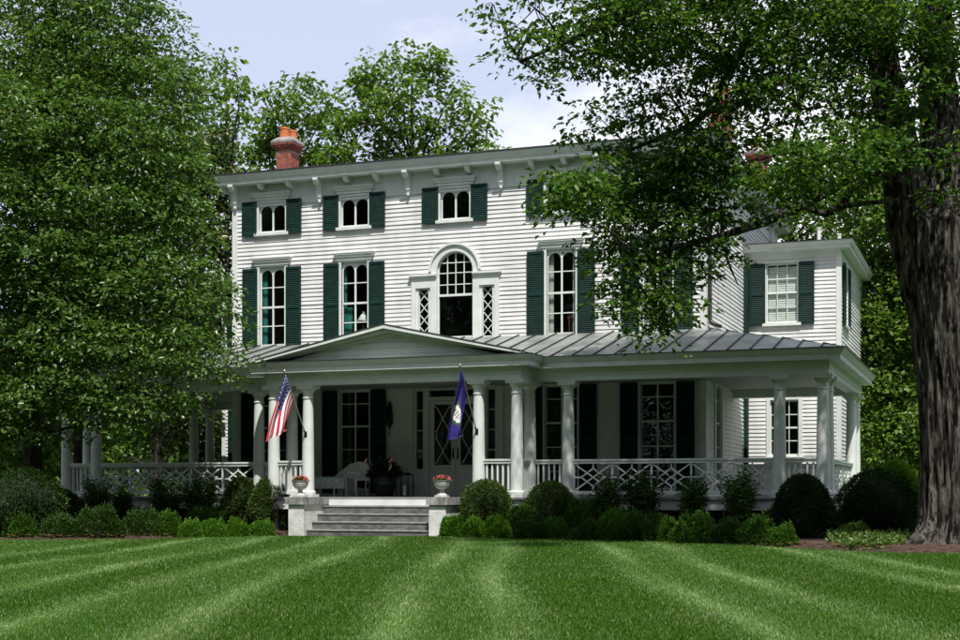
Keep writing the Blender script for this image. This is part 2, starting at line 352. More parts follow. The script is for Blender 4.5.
# cornice brackets: long ones with a drop every third place, short ones between
def bracket_mesh(long):
    mb = MB()
    if long: prof = [(0,10.268),(-.38,10.268),(-.38,10.20),(-.33,10.12),(-.25,10.10),(-.17,10.07),(-.13,9.98),(-.12,9.84),(-.13,9.76),(-.10,9.70),(-.06,9.66),(0,9.66)]
    else: prof = [(0,10.268),(-.34,10.268),(-.34,10.22),(-.30,10.15),(-.22,10.12),(-.12,10.10),(-.05,10.06),(0,10.06)]
    w = .075 if long else .07
    n = len(prof); vs = [(-w, p[0]-.028, p[1]) for p in prof] + [(w, p[0]-.028, p[1]) for p in prof]
    mb.add(vs, [tuple(range(n)), tuple(range(2*n-1, n-1, -1))] + [(i, i+n, (i+1) % n + n, (i+1) % n) for i in range(n)])
    if long: mb.lathe([(.01, 9.56), (.05, 9.60), (.055, 9.645), (.03, 9.665)], 8, 0, -.10)
    return mb.mesh('bracket', 'white_paint')
bl, bs = bracket_mesh(True), bracket_mesh(False)
for k in range(16):
    x = -7.06 + k*(14.1/15); link('bracket', bl if k % 3 == 0 else bs, house, (x, 0, 0))
for k in range(1, 13):
    link('bracket', bl if k % 3 == 0 else bs, house, (XR, -.06 + k*.94, 0), rad(90)); link('bracket', bl if k % 3 == 0 else bs, house, (XL, -.06 + k*.94, 0), rad(-90))
for sx in (-1, 1): link('bracket', bl, house, ((XR if sx > 0 else XL), .10, 0), rad(90*sx))

# ---- windows
def arch_pts(x0, x1, zs, n=10):
    c, r = (x0+x1)/2, (x1-x0)/2
    return [(c - r*math.cos(math.pi*k/n), zs + r*math.sin(math.pi*k/n)) for k in range(n+1)]
def make_window(half, z0, z1, ncol, rows, arch=False, mull=.05, cas=.11, hood=None, sill=True, meet=None, inset=0, curtain=None):
    """double hung window; rows = horizontal bar heights from glass bottom to glass top"""
    mb = MB(); o = half
    mb.box(-o-cas, -o, -.06, .10, z0, z1); mb.box(o, o+cas, -.06, .10, z0, z1); mb.box(-o-cas, o+cas, -.06, .10, z1, z1+.07)
    w = mb.build('window', 'white_paint', house)
    s = MB(); ya, yb = .025, .065; gl = half - .035; lw = (2*gl - mull*(ncol-1)) / ncol
    cols = [(-gl + i*(lw+mull), -gl + i*(lw+mull) + lw) for i in range(ncol)]
    zb, zt = rows[0], rows[-1]
    s.box(-half, half, ya, yb, z0, zb); s.box(-half, -gl, ya, yb, zb, z1); s.box(gl, half, ya, yb, zb, z1)
    for i in range(ncol-1): s.box(cols[i][1], cols[i+1][0], ya, yb, zb, z1)
    r_ = lw/2 if arch else 0; zs = zt - r_
    for (x0, x1) in cols:
        if arch:
            ap = arch_pts(x0, x1, zs)
            for p, q in zip(ap, ap[1:]): s.prism([p, q, (q[0], z1), (p[0], z1)][::-1], ya, yb)
        else: s.box(x0, x1, ya, yb, zt, z1)
        for k, z in enumerate(rows[1:-1]):
            t = .028 if (meet is not None and k+1 == meet) else .014
            s.box(x0, x1, ya - (.012 if t > .02 else 0), yb, z-t, z+t)
    s.build('sash', 'white_paint', w)
    for (x0, x1) in cols:
        for k in range(len(rows)-1):
            a, b_ = rows[k]+.014*(k > 0), rows[k+1]-.014
            if arch and k == len(rows)-2: poly = [(x0, a), (x1, a)] + [(p[0], p[1]) for p in arch_pts(x0, x1, zs)][::-1]
            else: poly = [(x0, a), (x1, a), (x1, b_ if k < len(rows)-2 else rows[-1]), (x0, b_ if k < len(rows)-2 else rows[-1])]
            MB().add([(p[0], .046, p[1]) for p in poly], [tuple(range(len(poly)))]).build('pane', 'glass', w)
    if sill: MB().box(-half-cas-.02, half+cas+.02, -.115, .05, z0-.085, z0-.002).build('sill', 'white_paint', w)
    if hood:
        hz, hw = hood; h = MB(); h.box(-hw+.07, hw-.07, -.085, 0, hz, hz+.095)
        h.box(-hw+.02, hw-.02, -.125, 0, hz+.095, hz+.16); h.box(-hw, hw, -.155, 0, hz+.16, hz+.20); h.box(-hw-.015, hw+.015, -.17, 0, hz+.20, hz+.222)
        h.build('hood', 'white_paint', w)
    return w
def make_shutter(wd, z0, z1, mids=()):
    mb = MB(); st, y0, y1 = .055, -.045, 0
    mb.box(0, st, y0, y1, z0, z1); mb.box(wd-st, wd, y0, y1, z0, z1)
    rails = [z0, *mids, z1]
    mb.box(st, wd-st, y0, y1, z0, z0+.11); mb.box(st, wd-st, y0, y1, z1-.08, z1)
    for m_ in mids: mb.box(st, wd-st, y0, y1, m_-.04, m_+.04)
    me = mb.mesh('shutter', 'shutter_paint')
    l = MB(); spans = []; lo = z0+.11
    for m_ in list(mids) + [None]:
        spans.append((lo, (m_-.04) if m_ is not None else z1-.08)); lo = (m_+.04) if m_ is not None else 0
    for a, b_ in spans:
        n = max(1, round((b_-a)/.052)); h = (b_-a)/n
        for k in range(n):
            za = a + k*h
            l.add([(st, -.036, za), (wd-st, -.036, za), (wd-st, -.008, za+h*1.02), (st, -.008, za+h*1.02), (st, -.030, za-.004), (wd-st, -.030, za-.004), (wd-st, -.002, za+h*.95), (st, -.002, za+h*.95)],
                  [(0,1,2,3), (4,7,6,5), (0,4,5,1), (1,5,6,2), (2,6,7,3), (3,7,4,0)])
    return me, l.mesh('louvers', 'shutter_paint')
def place_shutters(cx, inner, meshes, wd, y=-.062, parent_loc=None, rotz=0, org=(0,0,0)):
    for sgn in (-1, 1):
        x = cx + (inner if sgn > 0 else -inner-wd)
        loc = Vector((x, y, 0)); loc.rotate(Matrix.Rotation(rotz, 3, 'Z')); loc += Vector(org)
        tilt = rotz + random.uniform(-.02, .02)
        o = link('shutter', meshes[0], house, loc, tilt); link('louvers', meshes[1], o)
rows2 = [5.50, 6.04, 6.60, 7.19, 7.715]
w2 = make_window(.42, 5.38, 7.80, 2, rows2, arch=True, hood=(7.85, .64), meet=2)
w3 = make_window(.44, 8.82, 9.71, 2, [8.88, 9.63], arch=True, hood=(9.79, .64))
w1 = make_window(.47, 1.10, 4.05, 2, [1.2, 1.66, 2.33, 3.0, 3.66, 4.0], mull=.045, meet=3, sill=False)
sh2, sh3, sh1 = make_shutter(.49, 5.37, 7.77, (6.57,)), make_shutter(.49, 8.76, 9.77), make_shutter(.49, 1.06, 4.05, (2.55,))
for i, x in enumerate(WX):
    for w, first in ((w2, i == 0), (w3, i == 0), (w1, i == 0)):
        if first: w.location = (x, 0, 0)
        else: copy_tree(w, house, (x, 0, 0))
    place_shutters(x, .485, sh2, .49); place_shutters(x, .50, sh3, .49); place_shutters(x, .53, sh1, .49)
copy_tree(w3, house, (0, 0, 0)); place_shutters(0, .50, sh3, .49)
copy_tree(w1, house, (XR, 1.75, 0), rad(90))
# arched window with diamond side lights
def arched_window():
    mb = MB(); zc, ri, ro = 7.38, .545, .78
    n = 24
    for k in range(n):
        a0, a1 = math.pi*k/n, math.pi*(k+1)/n
        P = lambda r, a: (-r*math.cos(a), zc + r*math.sin(a))
        mb.prism([P(ri, a0), P(ri, a1), P(.72, a1), P(.72, a0)][::-1], -.075, .1)
        mb.prism([P(.72, a0), P(.72, a1), P(ro, a1), P(ro, a0)][::-1], -.13, .02)
    for sx in (-1, 1):
        X = lambda a, b_: (min(sx*a, sx*b_), max(sx*a, sx*b_))
        mb.box(*X(.545, .74), -.075, .1, 5.42, 7.20); mb.box(*X(1.20, 1.33), -.075, .1, 5.42, 7.20); mb.box(*X(.74, 1.20), -.075, .1, 6.92, 7.20)
        mb.box(*X(.545, 1.36), -.11, .0, 7.20, 7.25); mb.box(*X(.545, 1.40), -.15, .0, 7.25, 7.30); mb.box(*X(.545, .72), -.075, .1, 7.30, 7.38)
        mb.box(*X(.74, .82), -.03, .09, 5.42, 6.92); mb.box(*X(1.12, 1.20), -.03, .09, 5.42, 6.92)
    w = mb.build('arched_window', 'white_paint', house)
    s = MB(); ya, yb, gr = .02, .07, .505
    for k in range(n):
        a0, a1 = math.pi*k/n, math.pi*(k+1)/n
        P = lambda r, a: (-r*math.cos(a), zc + r*math.sin(a))
        s.prism([P(gr, a0), P(gr, a1), P(.545, a1), P(.545, a0)][::-1], ya, yb)
    s.box(-.545, -gr, ya, yb, 5.42, zc); s.box(gr, .545, ya, yb, 5.42, zc); s.box(-gr, gr, ya, yb, 5.42, 5.52); s.box(-gr, gr, ya-.02, yb, 6.655, 6.72)
    zr = [6.72, 6.99, 7.32, 7.61]; xs = [-gr, -gr/2, 0, gr/2, gr]
    for z in zr[1:]:
        h = gr if z < zc else math.sqrt(gr*gr - (z-zc)**2)
        s.box(-h, h, ya, yb-.01, z-.013, z+.013)
    for x in xs[1:-1]: s.box(x-.013, x+.013, ya+.004, yb-.014, 6.72, zc + math.sqrt(gr*gr - x*x))
    s.build('sash', 'white_paint', w)
    MB().add([(-gr, .05, 5.52), (gr, .05, 5.52), (gr, .05, 6.655), (-gr, .05, 6.655)], [(0,1,2,3)]).build('pane', 'glass', w)
    for i in range(4):
        for j in range(4):
            x0, x1, z0 = xs[i], xs[i+1], zr[j]; cap = lambda x: zc + math.sqrt(max(gr*gr - x*x, 0))
            if j < 2: top = [(x1, zr[j+1]), (x0, zr[j+1])]
            elif j == 2: top = [(x, min(zr[3], cap(x))) for x in np.linspace(x1, x0, 6)]
            else: top = [(x, max(z0, cap(x))) for x in np.linspace(x1, x0, 6)]
            poly = [(x0, z0), (x1, z0)] + top
            MB().add([(p[0], .045, p[1]) for p in poly], [tuple(range(len(poly)))]).build('pane', 'glass', w)
    for sx in (-1, 1):
        c = sx*.97; hw = .15; l = MB()
        l.box(c-hw, c-hw+.012, .03, .06, 5.5, 6.88); l.box(c+hw-.012, c+hw, .03, .06, 5.5, 6.88)
        dz = 1.38/4
        for k in range(4):
            z = 5.5 + k*dz
            l.bar((c-hw, z), (c+hw, z+dz), .022, .03, .05); l.bar((c+hw, z), (c-hw, z+dz), .022, .032, .052)
        l.box(c-hw, c+hw, .02, .07, 5.42, 5.5); l.box(c-hw, c+hw, .02, .07, 6.88, 6.92)
        l.build('lattice', 'white_paint', w)
        MB().add([(c-hw, .055, 5.5), (c+hw, .055, 5.5), (c+hw, .055, 6.88), (c-hw, .055, 6.88)], [(0,1,2,3)]).build('pane', 'glass', w)
    MB().box(-1.4, 1.4, -.14, .05, 5.345, 5.418).build('sill', 'white_paint', w)
arched_window()
# front door
def front_door():
    mb = MB()
    for sx in (-1, 1):
        X = lambda a, b_: (min(sx*a, sx*b_), max(sx*a, sx*b_))
        mb.box(*X(1.28, 1.46), -.07, .12, .96, 4.05); mb.box(*X(1.20, 1.28), -.02, .12, .96, 4.05); mb.box(*X(.80, .98), -.05, .12, .96, 4.05)
        mb.box(*X(.98, 1.20), .0, .10, .96, 1.75); mb.box(*X(.98, 1.20), .0, .10, 3.98, 4.05)
        for z in (2.28, 2.85, 3.42): mb.box(*X(.98, 1.20), .02, .09, z-.018, z+.018)
    mb.box(-.8, .8, -.05, .12, 3.70, 3.80); mb.box(-.8, .8, -.05, .12, 3.99, 4.05); mb.box(-.02, .02, .02, .09, 3.80, 3.99)
    d = mb.build('door_surround', 'porch_paint', house)
    for sx in (-1, 1):
        x0, x1 = (.98, 1.20) if sx > 0 else (-1.20, -.98)
        for a, b_ in ((1.75, 2.262), (2.298, 2.832), (2.868, 3.402), (3.438, 3.98)): MB().add([(x0, .055, a), (x1, .055, a), (x1, .055, b_), (x0, .055, b_)], [(0,1,2,3)]).build('pane', 'glass', d)
        x0, x1 = (.02, .8) if sx > 0 else (-.8, -.02)
        MB().add([(x0, .055, 3.8), (x1, .055, 3.8), (x1, .055, 3.99), (x0, .055, 3.99)], [(0,1,2,3)]).build('pane', 'glass', d)
        l = MB(); x0, x1 = (.008, .795) if sx > 0 else (-.795, -.008)
        l.box(x0, x0+.13, .02, .07, .98, 3.69); l.box(x1-.13, x1, .02, .07, .98, 3.69); l.box(x0+.13, x1-.13, .02, .07, .98, 1.86); l.box(x0+.13, x1-.13, .02, .07, 3.58, 3.69)
        l.box(x0+.19, x1-.19, .008, .02, 1.08, 1.72)
        dr = l.build('door', 'porch_paint', house)
        g0, g1, zb, zt = x0+.13, x1-.13, 1.86, 3.58; cx = (g0+g1)/2; zm = (zb+zt)/2
        t = MB(); q = .07
        for z0_, z1_ in ((zb, zm-.05), (zm+.05, zt)):
            t.bar((g0+q, z0_+.06), (g1-q, z1_-.06), .024, .035, .05); t.bar((g1-q, z0_+.06), (g0+q, z1_-.06), .024, .037, .052)
        for z in (zb+.06, zm-.10, zm+.10, zt-.06):
            t.box(g0, g0+q, .035, .05, z-.011, z+.011); t.box(g1-q, g1, .035, .05, z-.011, z+.011)
        t.box(g0+q-.01, g0+q+.01, .036, .049, zm-.09, zm+.09); t.box(g1-q-.01, g1-q+.01, .036, .049, zm-.09, zm+.09)
        t.build('lattice', 'porch_paint', dr)
        MB().add([(g0, .06, zb), (g1, .06, zb), (g1, .06, zt), (g0, .06, zt)], [(0,1,2,3)]).build('pane', 'glass', dr)
        h = MB(); hx = (x0+.06) if sx > 0 else (x1-.06); h.box(hx-.02, hx+.02, .008, .02, 2.02, 2.30); h.tube([(hx, .01, 2.08), (hx, -.04, 2.08), (hx+sx*.02, -.05, 2.16), (hx, -.03, 2.24)], .012, 6); h.lathe([(.012, 2.30), (.02, 2.33), (.012, 2.36)], 8, hx, 0)
        h.build('handle', 'iron', dr)
front_door()

# rooms behind the windows (so that the glass shows a dark interior)
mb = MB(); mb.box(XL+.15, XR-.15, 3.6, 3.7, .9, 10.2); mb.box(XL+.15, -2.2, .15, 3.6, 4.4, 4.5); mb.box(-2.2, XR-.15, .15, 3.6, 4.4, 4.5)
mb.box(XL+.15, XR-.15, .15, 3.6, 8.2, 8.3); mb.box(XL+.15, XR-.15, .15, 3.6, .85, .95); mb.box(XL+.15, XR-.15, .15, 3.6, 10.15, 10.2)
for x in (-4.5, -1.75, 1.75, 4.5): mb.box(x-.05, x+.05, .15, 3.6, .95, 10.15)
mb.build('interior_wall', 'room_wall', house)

# ---- right wing and left wing
def wing(x0, x1, yf, sgn, zt, sep):
    """two storey side wing; sgn +1 = sticks out to the right"""
    opn = []
    if sgn > 0: opn = [(7.81, 8.75, 6.22, 8.07), (7.92, 8.78, 2.15, 3.92)]
    clap_walls('wing_front_wall', 'clapboard', (0, yf, 0), 0, x0, x1, .5, zt, opn, separate=sep)
    if sgn > 0: clap_walls('wing_side_wall', 'clapboard', (x1, yf, 0), rad(90), 0, 7.0, .5, zt, [(.95, 1.75, 6.22, 8.07)], separate=sep)
    else: clap_walls('wing_side_wall', 'clapboard', (x0, yf+7, 0), rad(-90), 0, 7.0, .5, zt, [], separate=False)
    xe = x1 if sgn > 0 else x0
    mb = MB(); mb.box(min(xe+sgn*.042, xe-sgn*.11), max(xe+sgn*.042, xe-sgn*.11), yf-.042, yf, .5, zt); mb.box(min(xe, xe+sgn*.042), max(xe, xe+sgn*.042), yf, yf+.11, .5, zt); mb.build('corner_board', 'white_paint', house)
    if sgn > 0: path = [(x0, yf), (x1, yf), (x1, yf+7)]
    else: path = [(x0, yf+7), (x0, yf), (x1, yf)]
    sweep(path, [(-.12, zt), (.03, zt), (.03, zt+.20), (.30, zt+.22), (.30, zt+.30), (.34, zt+.32), (.40, zt+.42), (.40, zt+.45), (-.12, zt+.45)]).build('cornice', 'white_paint', house)
    e = .42; zz = zt+.455; mb = MB()
    xa, xb = (x0, x1+e) if sgn > 0 else (x0-e, x1)
    xm = (x0+.4) if sgn > 0 else (x1-.4)
    vs = [(xa, yf-e, zz), (xb, yf-e, zz), (xb, yf+7, zz), (xa, yf+7, zz), (xa if sgn > 0 else xb, yf+2.5, zz+.5), (xa if sgn > 0 else xb, yf+7, zz+.5)]
    mb.add(vs, [(0,1,4), (1,2,5,4), (0,3,2,1)] if sgn > 0 else [(0,1,4), (0,4,5,3), (0,3,2,1)])
    mb.add([(xa, yf-e, zz-.025), (xb, yf-e, zz-.025), (xb, yf-e, zz+.002), (xa, yf-e, zz+.002)], [(0,1,2,3)])
    mb.build('wing_roof', 'roof_dark', house)
YG = 6.20
wing(XR, 10.00, YG, 1, 8.19, True)
wing(-11.05, XL, YG-.2, -1, 8.13, False)
mb = MB(); mb.box(XR+.15, 9.9, YG+2.8, YG+2.9, .5, 8.1); mb.box(XR+.1, 9.85, YG+.15, YG+2.8, 4.6, 4.7); mb.build('interior_wall', 'room_wall', house)
ww = make_window(.47, 6.24, 8.07, 3, [6.31, 6.74, 7.17, 7.60, 8.02], mull=.022, meet=2, cas=.09); ww.location = (8.28, YG, 0)
bl_ = MB()
for k in range(26): bl_.add([(-.43, .085, 6.28+k*.065), (.43, .085, 6.28+k*.065), (.43, .10, 6.34+k*.065), (-.43, .10, 6.34+k*.065)], [(0,1,2,3)])
bl_.build('window_blind', 'blind_white', ww)
shw = make_shutter(.47, 6.18, 8.06, (7.13,)); place_shutters(8.28, .50, shw, .47, org=(0, YG, 0))
wl = make_window(.43, 2.17, 3.90, 3, [2.25, 2.65, 3.05, 3.45, 3.85], mull=.022, meet=2, cas=.11); wl.location = (8.35, YG, 0)
copy_tree(ww, house, (10.00, YG+1.35, 0), rad(90)); place_shutters(1.35, .47, shw, .47, rotz=rad(90), org=(10.00, YG, 0))
copy_tree(wl, house, (-9.9, YG-.2, 0)); shl = make_shutter(.45, 2.1, 3.95, (3.0,))
place_shutters(-9.9, .46, shl, .45, org=(0, YG-.2, 0)); copy_tree(ww, house, (-9.9, YG-.2, 0)); place_shutters(-9.9, .50, shw, .45, org=(0, YG-.2, 0))
for x, y, h in ((9.2, YG+1.5, .55), (9.75, YG+2.2, .45)):
    mb = MB(); mb.lathe([(.06, 8.6), (.06, 8.75+h), (.075, 8.76+h), (.075, 8.80+h)], 12, x, y); mb.build('vent_pipe', 'pipe_white', house, smooth=False)
# downspouts
mb = MB(); mb.tube([(XR+.42, .25, 10.3), (XR+.30, .25, 10.1), (XR+.10, .25, 9.85), (XR+.085, .25, 9.5), (XR+.085, .25, 5.75), (XR+.13, .22, 5.62), (XR+.40, .10, 5.50)], .055, 8)
mb.build('downspout', 'downspout_brown', house, smooth=True)
mb = MB(); mb.box(XR+.03, XR+.15, YG-.28, YG-.06, .5, 8.0); mb.build('downspout', 'shutter_paint', house)

# ---- porch
P_MAIN, P_FRONT, AX, BX = -3.47, -4.50, 3.36, 10.60
PE = 4.35
path = [(XL-.03, PE), (-BX, PE), (-BX, P_MAIN), (-AX, P_MAIN), (-AX, P_FRONT), (AX, P_FRONT), (AX, P_MAIN), (BX, P_MAIN), (BX, PE), (XR+.03, PE)]
FZ = .96; CT = FZ + 2.9
sweep(path, [(-.15, CT), (.15, CT), (.15, CT+.12), (.17, CT+.125), (.17, CT+.31), (-.15, CT+.31)]).build('entablature', 'white_paint', house)
sweep(path, [(-.2, CT+.312), (.44, CT+.312), (.44, 4.285), (.46, 4.30), (.545, 4.41), (.545, 4.432), (-.2, 4.432)]).build('porch_cornice', 'white_paint', house)
mb = MB(); mb.box(-BX, BX, P_MAIN+.15, -.03, 4.08, 4.14); mb.box(-AX, AX, P_FRONT+.15, P_MAIN+.149, 4.081, 4.139)
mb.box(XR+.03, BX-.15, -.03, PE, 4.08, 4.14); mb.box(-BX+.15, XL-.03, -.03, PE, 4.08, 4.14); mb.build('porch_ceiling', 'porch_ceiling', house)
# deck, edge, skirt, foundation, piers
def deck(off, z0, z1):
    mb = MB(); o = off
    mb.box(-BX-o, BX+o, P_MAIN-o, -.03, z0, z1); mb.box(-AX-o, AX+o, P_FRONT-o, P_MAIN-o, z0, z1); mb.box(XR+.03, BX+o, -.03, PE+o, z0, z1); mb.box(-BX-o, XL-.03, -.03, PE+o, z0, z1); return mb
deck(.26, .905, FZ).build('porch_floor', 'porch_floor', house)
sweep(path, [(.10, .65), (.20, .65), (.20, .90), (.10, .90)]).build('porch_skirt', 'white_paint', house)
deck(-.30, 0.0, .90).build('foundation', 'foundation', house)
colpos = [(x*s_, P_MAIN) for x in (AX, 4.37, 9.59, BX) for s_ in (-1, 1)] + [(x*s_, P_FRONT) for x in (AX, 2.36) for s_ in (-1, 1)] + [(s_*BX, y) for y in (-2.47, 3.34, 4.35) for s_ in (-1, 1)]
def pier_mesh():
    mb = MB(); z = 0; k = 0
    while z < .63:
        for j in range(2):
            for i in range(2):
                a = -.2 + j*.2; b_ = -.2 + i*.2
                mb.box(a+.004, a+.196, b_+.004, b_+.196, z+.004, z+.075)
        z += .082
    mb.box(-.19, .19, -.19, .19, 0, .645); return mb.mesh('pier', 'pier_brick')
pm = pier_mesh()
for x, y in colpos:
    if abs(x) == 2.36: continue
    link('pier', pm, house, (x, y, 0))
# columns
cb = MB(); cb.box(-.21, .21, -.21, .21, FZ, FZ+.075); cb.lathe([(.19, FZ+.075), (.20, FZ+.10), (.20, FZ+.13), (.185, FZ+.15), (.168, FZ+.155), (.163, FZ+.18)], 28); me_base = cb.mesh('base', 'white_paint')
cs = MB(); cs.lathe([(.160, FZ+.18), (.158, FZ+.6), (.155, FZ+1.0), (.148, FZ+1.6), (.138, FZ+2.2), (.130, FZ+2.55)], 32); me_shaft = cs.mesh('shaft', 'white_paint')
cc = MB(); cc.lathe([(.129, FZ+2.55), (.150, FZ+2.555), (.150, FZ+2.58), (.131, FZ+2.59), (.131, FZ+2.70), (.145, FZ+2.705), (.165, FZ+2.74), (.20, FZ+2.78), (.20, FZ+2.80)], 28)
cc.box(-.225, .225, -.225, .225, FZ+2.80, FZ+2.86); cc.box(-.24, .24, -.24, .24, FZ+2.86, FZ+2.898); me_cap = cc.mesh('capital', 'white_paint')
col0 = None
for x, y in colpos:
    if col0 is None:
        col0 = empty('column', (x, y, 0), parent=house)
        for nm, me in (('base', me_base), ('shaft', me_shaft), ('capital', me_cap)): smooth_by_angle(link(nm, me, col0), 35)
    else: copy_tree(col0, house, (x, y, 0))
# railings: lattice panels or balusters between columns
def railing(xa, xb, y, kind, rotz=0, org=(0,0)):
    """runs along local x from xa to xb at local y"""
    root = empty('railing', (org[0], org[1], 0), rotz, house)
    t = MB(); t.box(xa, xb, y-.07, y+.07, 1.86, 1.905); t.box(xa, xb, y-.05, y+.05, 1.795, 1.858); t.build('top_rail', 'white_paint', root)
    b_ = MB(); b_.box(xa, xb, y-.045, y+.045, 1.035, 1.115); b_.build('bottom_rail', 'white_paint', root)
    L = xb - xa; z0, z1 = 1.117, 1.793
    if kind == 'balusters':
        n = max(2, round(L/.13))
        me = MB().box(-.021, .021, -.021, .021, z0, z1).mesh('baluster', 'white_paint')
        for k in range(n): link('baluster', me, root, (xa + (k+.5)*L/n, y, 0))
    else:
        n = max(1, round(L/1.03)); w = L/n; h = w/2; zc = (z0+z1)/2; hh = (z1-z0)/2; W = .034
        m_ = MB()
        m_.box(-h, -h+.02, -.02, .02, z0, z1); m_.box(h-.02, h, -.02, .02, z0, z1)
        m_.bar((-h+.02, z0+.01), (h-.02, z1-.01), W, -.016, .014); m_.bar((-h+.02, z1-.01), (h-.02, z0+.01), W, -.014, .016)
        dx, dz = h*.62, hh*.66
        for p, q in (((-dx, zc), (0, zc+dz)), ((0, zc+dz), (dx, zc)), ((dx, zc), (0, zc-dz)), ((0, zc-dz), (-dx, zc))): m_.bar(p, q, W, -.018, .012)
        m_.box(-h+.02, -dx, -.017, .013, zc-W/2, zc+W/2); m_.box(dx, h-.02, -.017, .013, zc-W/2, zc+W/2)
        m_.box(-W/2, W/2, -.0165, .0135, zc+dz, z1); m_.box(-W/2, W/2, -.0165, .0135, z0, zc-dz)
        me = m_.mesh('lattice_panel', 'white_paint')
        for k in range(n): link('lattice_panel', me, root, (xa + (k+.5)*w, y, 0))
c_ = .15
for s_ in (-1, 1):
    def rr(a, b_, y, kind): railing(*(sorted((s_*a, s_*b_))), y, kind)
    rr(4.37+c_, 9.59-c_, P_MAIN, 'lattice'); rr(AX+c_, 4.37-c_, P_MAIN, 'balusters'); rr(9.59+c_, BX-c_, P_MAIN, 'balusters'); rr(2.36+c_, AX-c_, P_FRONT, 'balusters')
    railing(P_FRONT+c_, P_MAIN-c_, 0, 'balusters', rad(90), (s_*AX, 0))
    railing(P_MAIN+c_, -2.47-c_, 0, 'balusters', rad(90), (s_*BX, 0)); railing(-2.47+c_, 3.34-c_, 0, 'lattice', rad(90), (s_*BX, 0)); rr(7.2, BX-c_, PE, 'balusters'); railing(3.34+c_, 4.35-c_, 0, 'balusters', rad(90), (s_*BX, 0))
# porch roof: standing seam panels
EY, EX, ZE, ZR = P_MAIN-.56, BX+.56, 4.436, 5.46
def proof(name, x0, x1, topf, lenz, rotz, org, w=.545):
    """slope whose eave runs along local x at y=0 and rises to local +y; topf(x) gives the run"""
    root = empty('porch_roof', (org[0], org[1], 0), rotz, house); k = (ZR-ZE)/abs(EY)
    n = max(1, round((x1-x0)/w)); ww_ = (x1-x0)/n
    for i in range(n):
        a, b_ = x0 + i*ww_, x0 + (i+1)*ww_; ta, tb = topf(a), topf(b_)
        if ta <= .02 and tb <= .02: continue
        dz = random.uniform(0, .004)
        m_ = MB(); v = [(a, 0, ZE+dz), (b_, 0, ZE+dz), (b_, tb, ZE+k*tb+dz), (a, ta, ZE+k*ta+dz)]
        m_.add(v + [(p[0], p[1], p[2]-.02) for p in v], [(0,1,2,3), (7,6,5,4), (0,4,5,1)])
        if ta > .05:
            s0, s1 = .014, .04
            m_.add([(a-s0, 0, ZE), (a+s0, 0, ZE), (a+s0, ta, ZE+k*ta), (a-s0, ta, ZE+k*ta)] + [(a-s0, 0, ZE+s1), (a+s0, 0, ZE+s1), (a+s0, ta, ZE+k*ta+s1), (a-s0, ta, ZE+k*ta+s1)],
                   [(4,5,6,7), (0,1,5,4), (1,2,6,5), (3,0,4,7), (2,3,7,6)], 1)
        m_.build('roof_panel', ['metal_roof', 'roof_dark'], root)
D_ = abs(EY)
proof('front', -EX, EX, lambda x: max(0, min(D_, EX-abs(x))), 0, 0, (0, EY))
YE = PE+.56
proof('right', EY, YE, lambda t: max(0, min(EX-XR, t-EY, (YE-t)*3+.3)), 0, rad(90), (EX, 0))
proof('left', -YE, -EY, lambda t: max(0, min(EX+XL, -EY-t, (t+YE)*3+.3)), 0, rad(-90), (-EX, 0))
sweep(path, [(.30, 4.4335), (.565, 4.4335), (.565, 4.452), (.30, 4.452)]).build('drip_edge', 'roof_dark', house)
# portico gable
GA, GZ0, GZ1, gy = 3.62, 4.50, 5.285, P_FRONT-.54
mb = MB()
for s_ in (-1, 1):
    v = [(0, gy, GZ1), (s_*GA, gy, GZ0), (s_*GA, -3.80, GZ0), (0, -.64, GZ1)]
    t = [(p[0], p[1], p[2]+.03) for p in v]
    mb.add(v + t, [(4,5,6,7) if s_ < 0 else (7,6,5,4), (0,1,5,4), (3,2,1,0), (1,2,6,5)])
mb.build('portico_roof', 'roof_dark', house)
mb = MB()
for s_ in (-1, 1):
    sl = (GZ1-GZ0)/GA
    def rk(d0, d1, y0, y1, x_in=0):
        pts = [(0, GZ1-d0), (s_*GA, GZ0-d0+.0), (s_*(GA), GZ0-d1), (0, GZ1-d1)]
        pts = [(p[0], max(p[1], 4.445)) for p in pts]
        mb.prism(pts if s_ < 0 else pts[::-1], y0, y1)
    rk(.0, .09, gy+.01, gy+.35); rk(.09, .17, gy+.10, gy+.40); rk(.17, .25, gy+.30, gy+.50)
mb.build('raking_cornice', 'white_paint', house)
ty = P_FRONT-.12; z = 4.434; tri = empty('pediment', (0, 0, 0), 0, house)
while z < GZ1-.2:
    zt = min(z+.15, GZ1-.19); xw = lambda zz: max(.02, (GZ1-.16-zz)/((GZ1-GZ0)/GA))
    MB().prism([(-xw(z), z), (xw(z), z), (xw(zt-.006), zt-.006), (-xw(zt-.006), zt-.006)], ty, ty+.05).build('tympanum_board', 'white_paint', tri); z += .15
mb = MB(); mb.box(-AX-.3, AX+.3, gy+.02, P_MAIN, 4.433, 4.4395); mb.build('portico_deck', 'metal_roof', house)

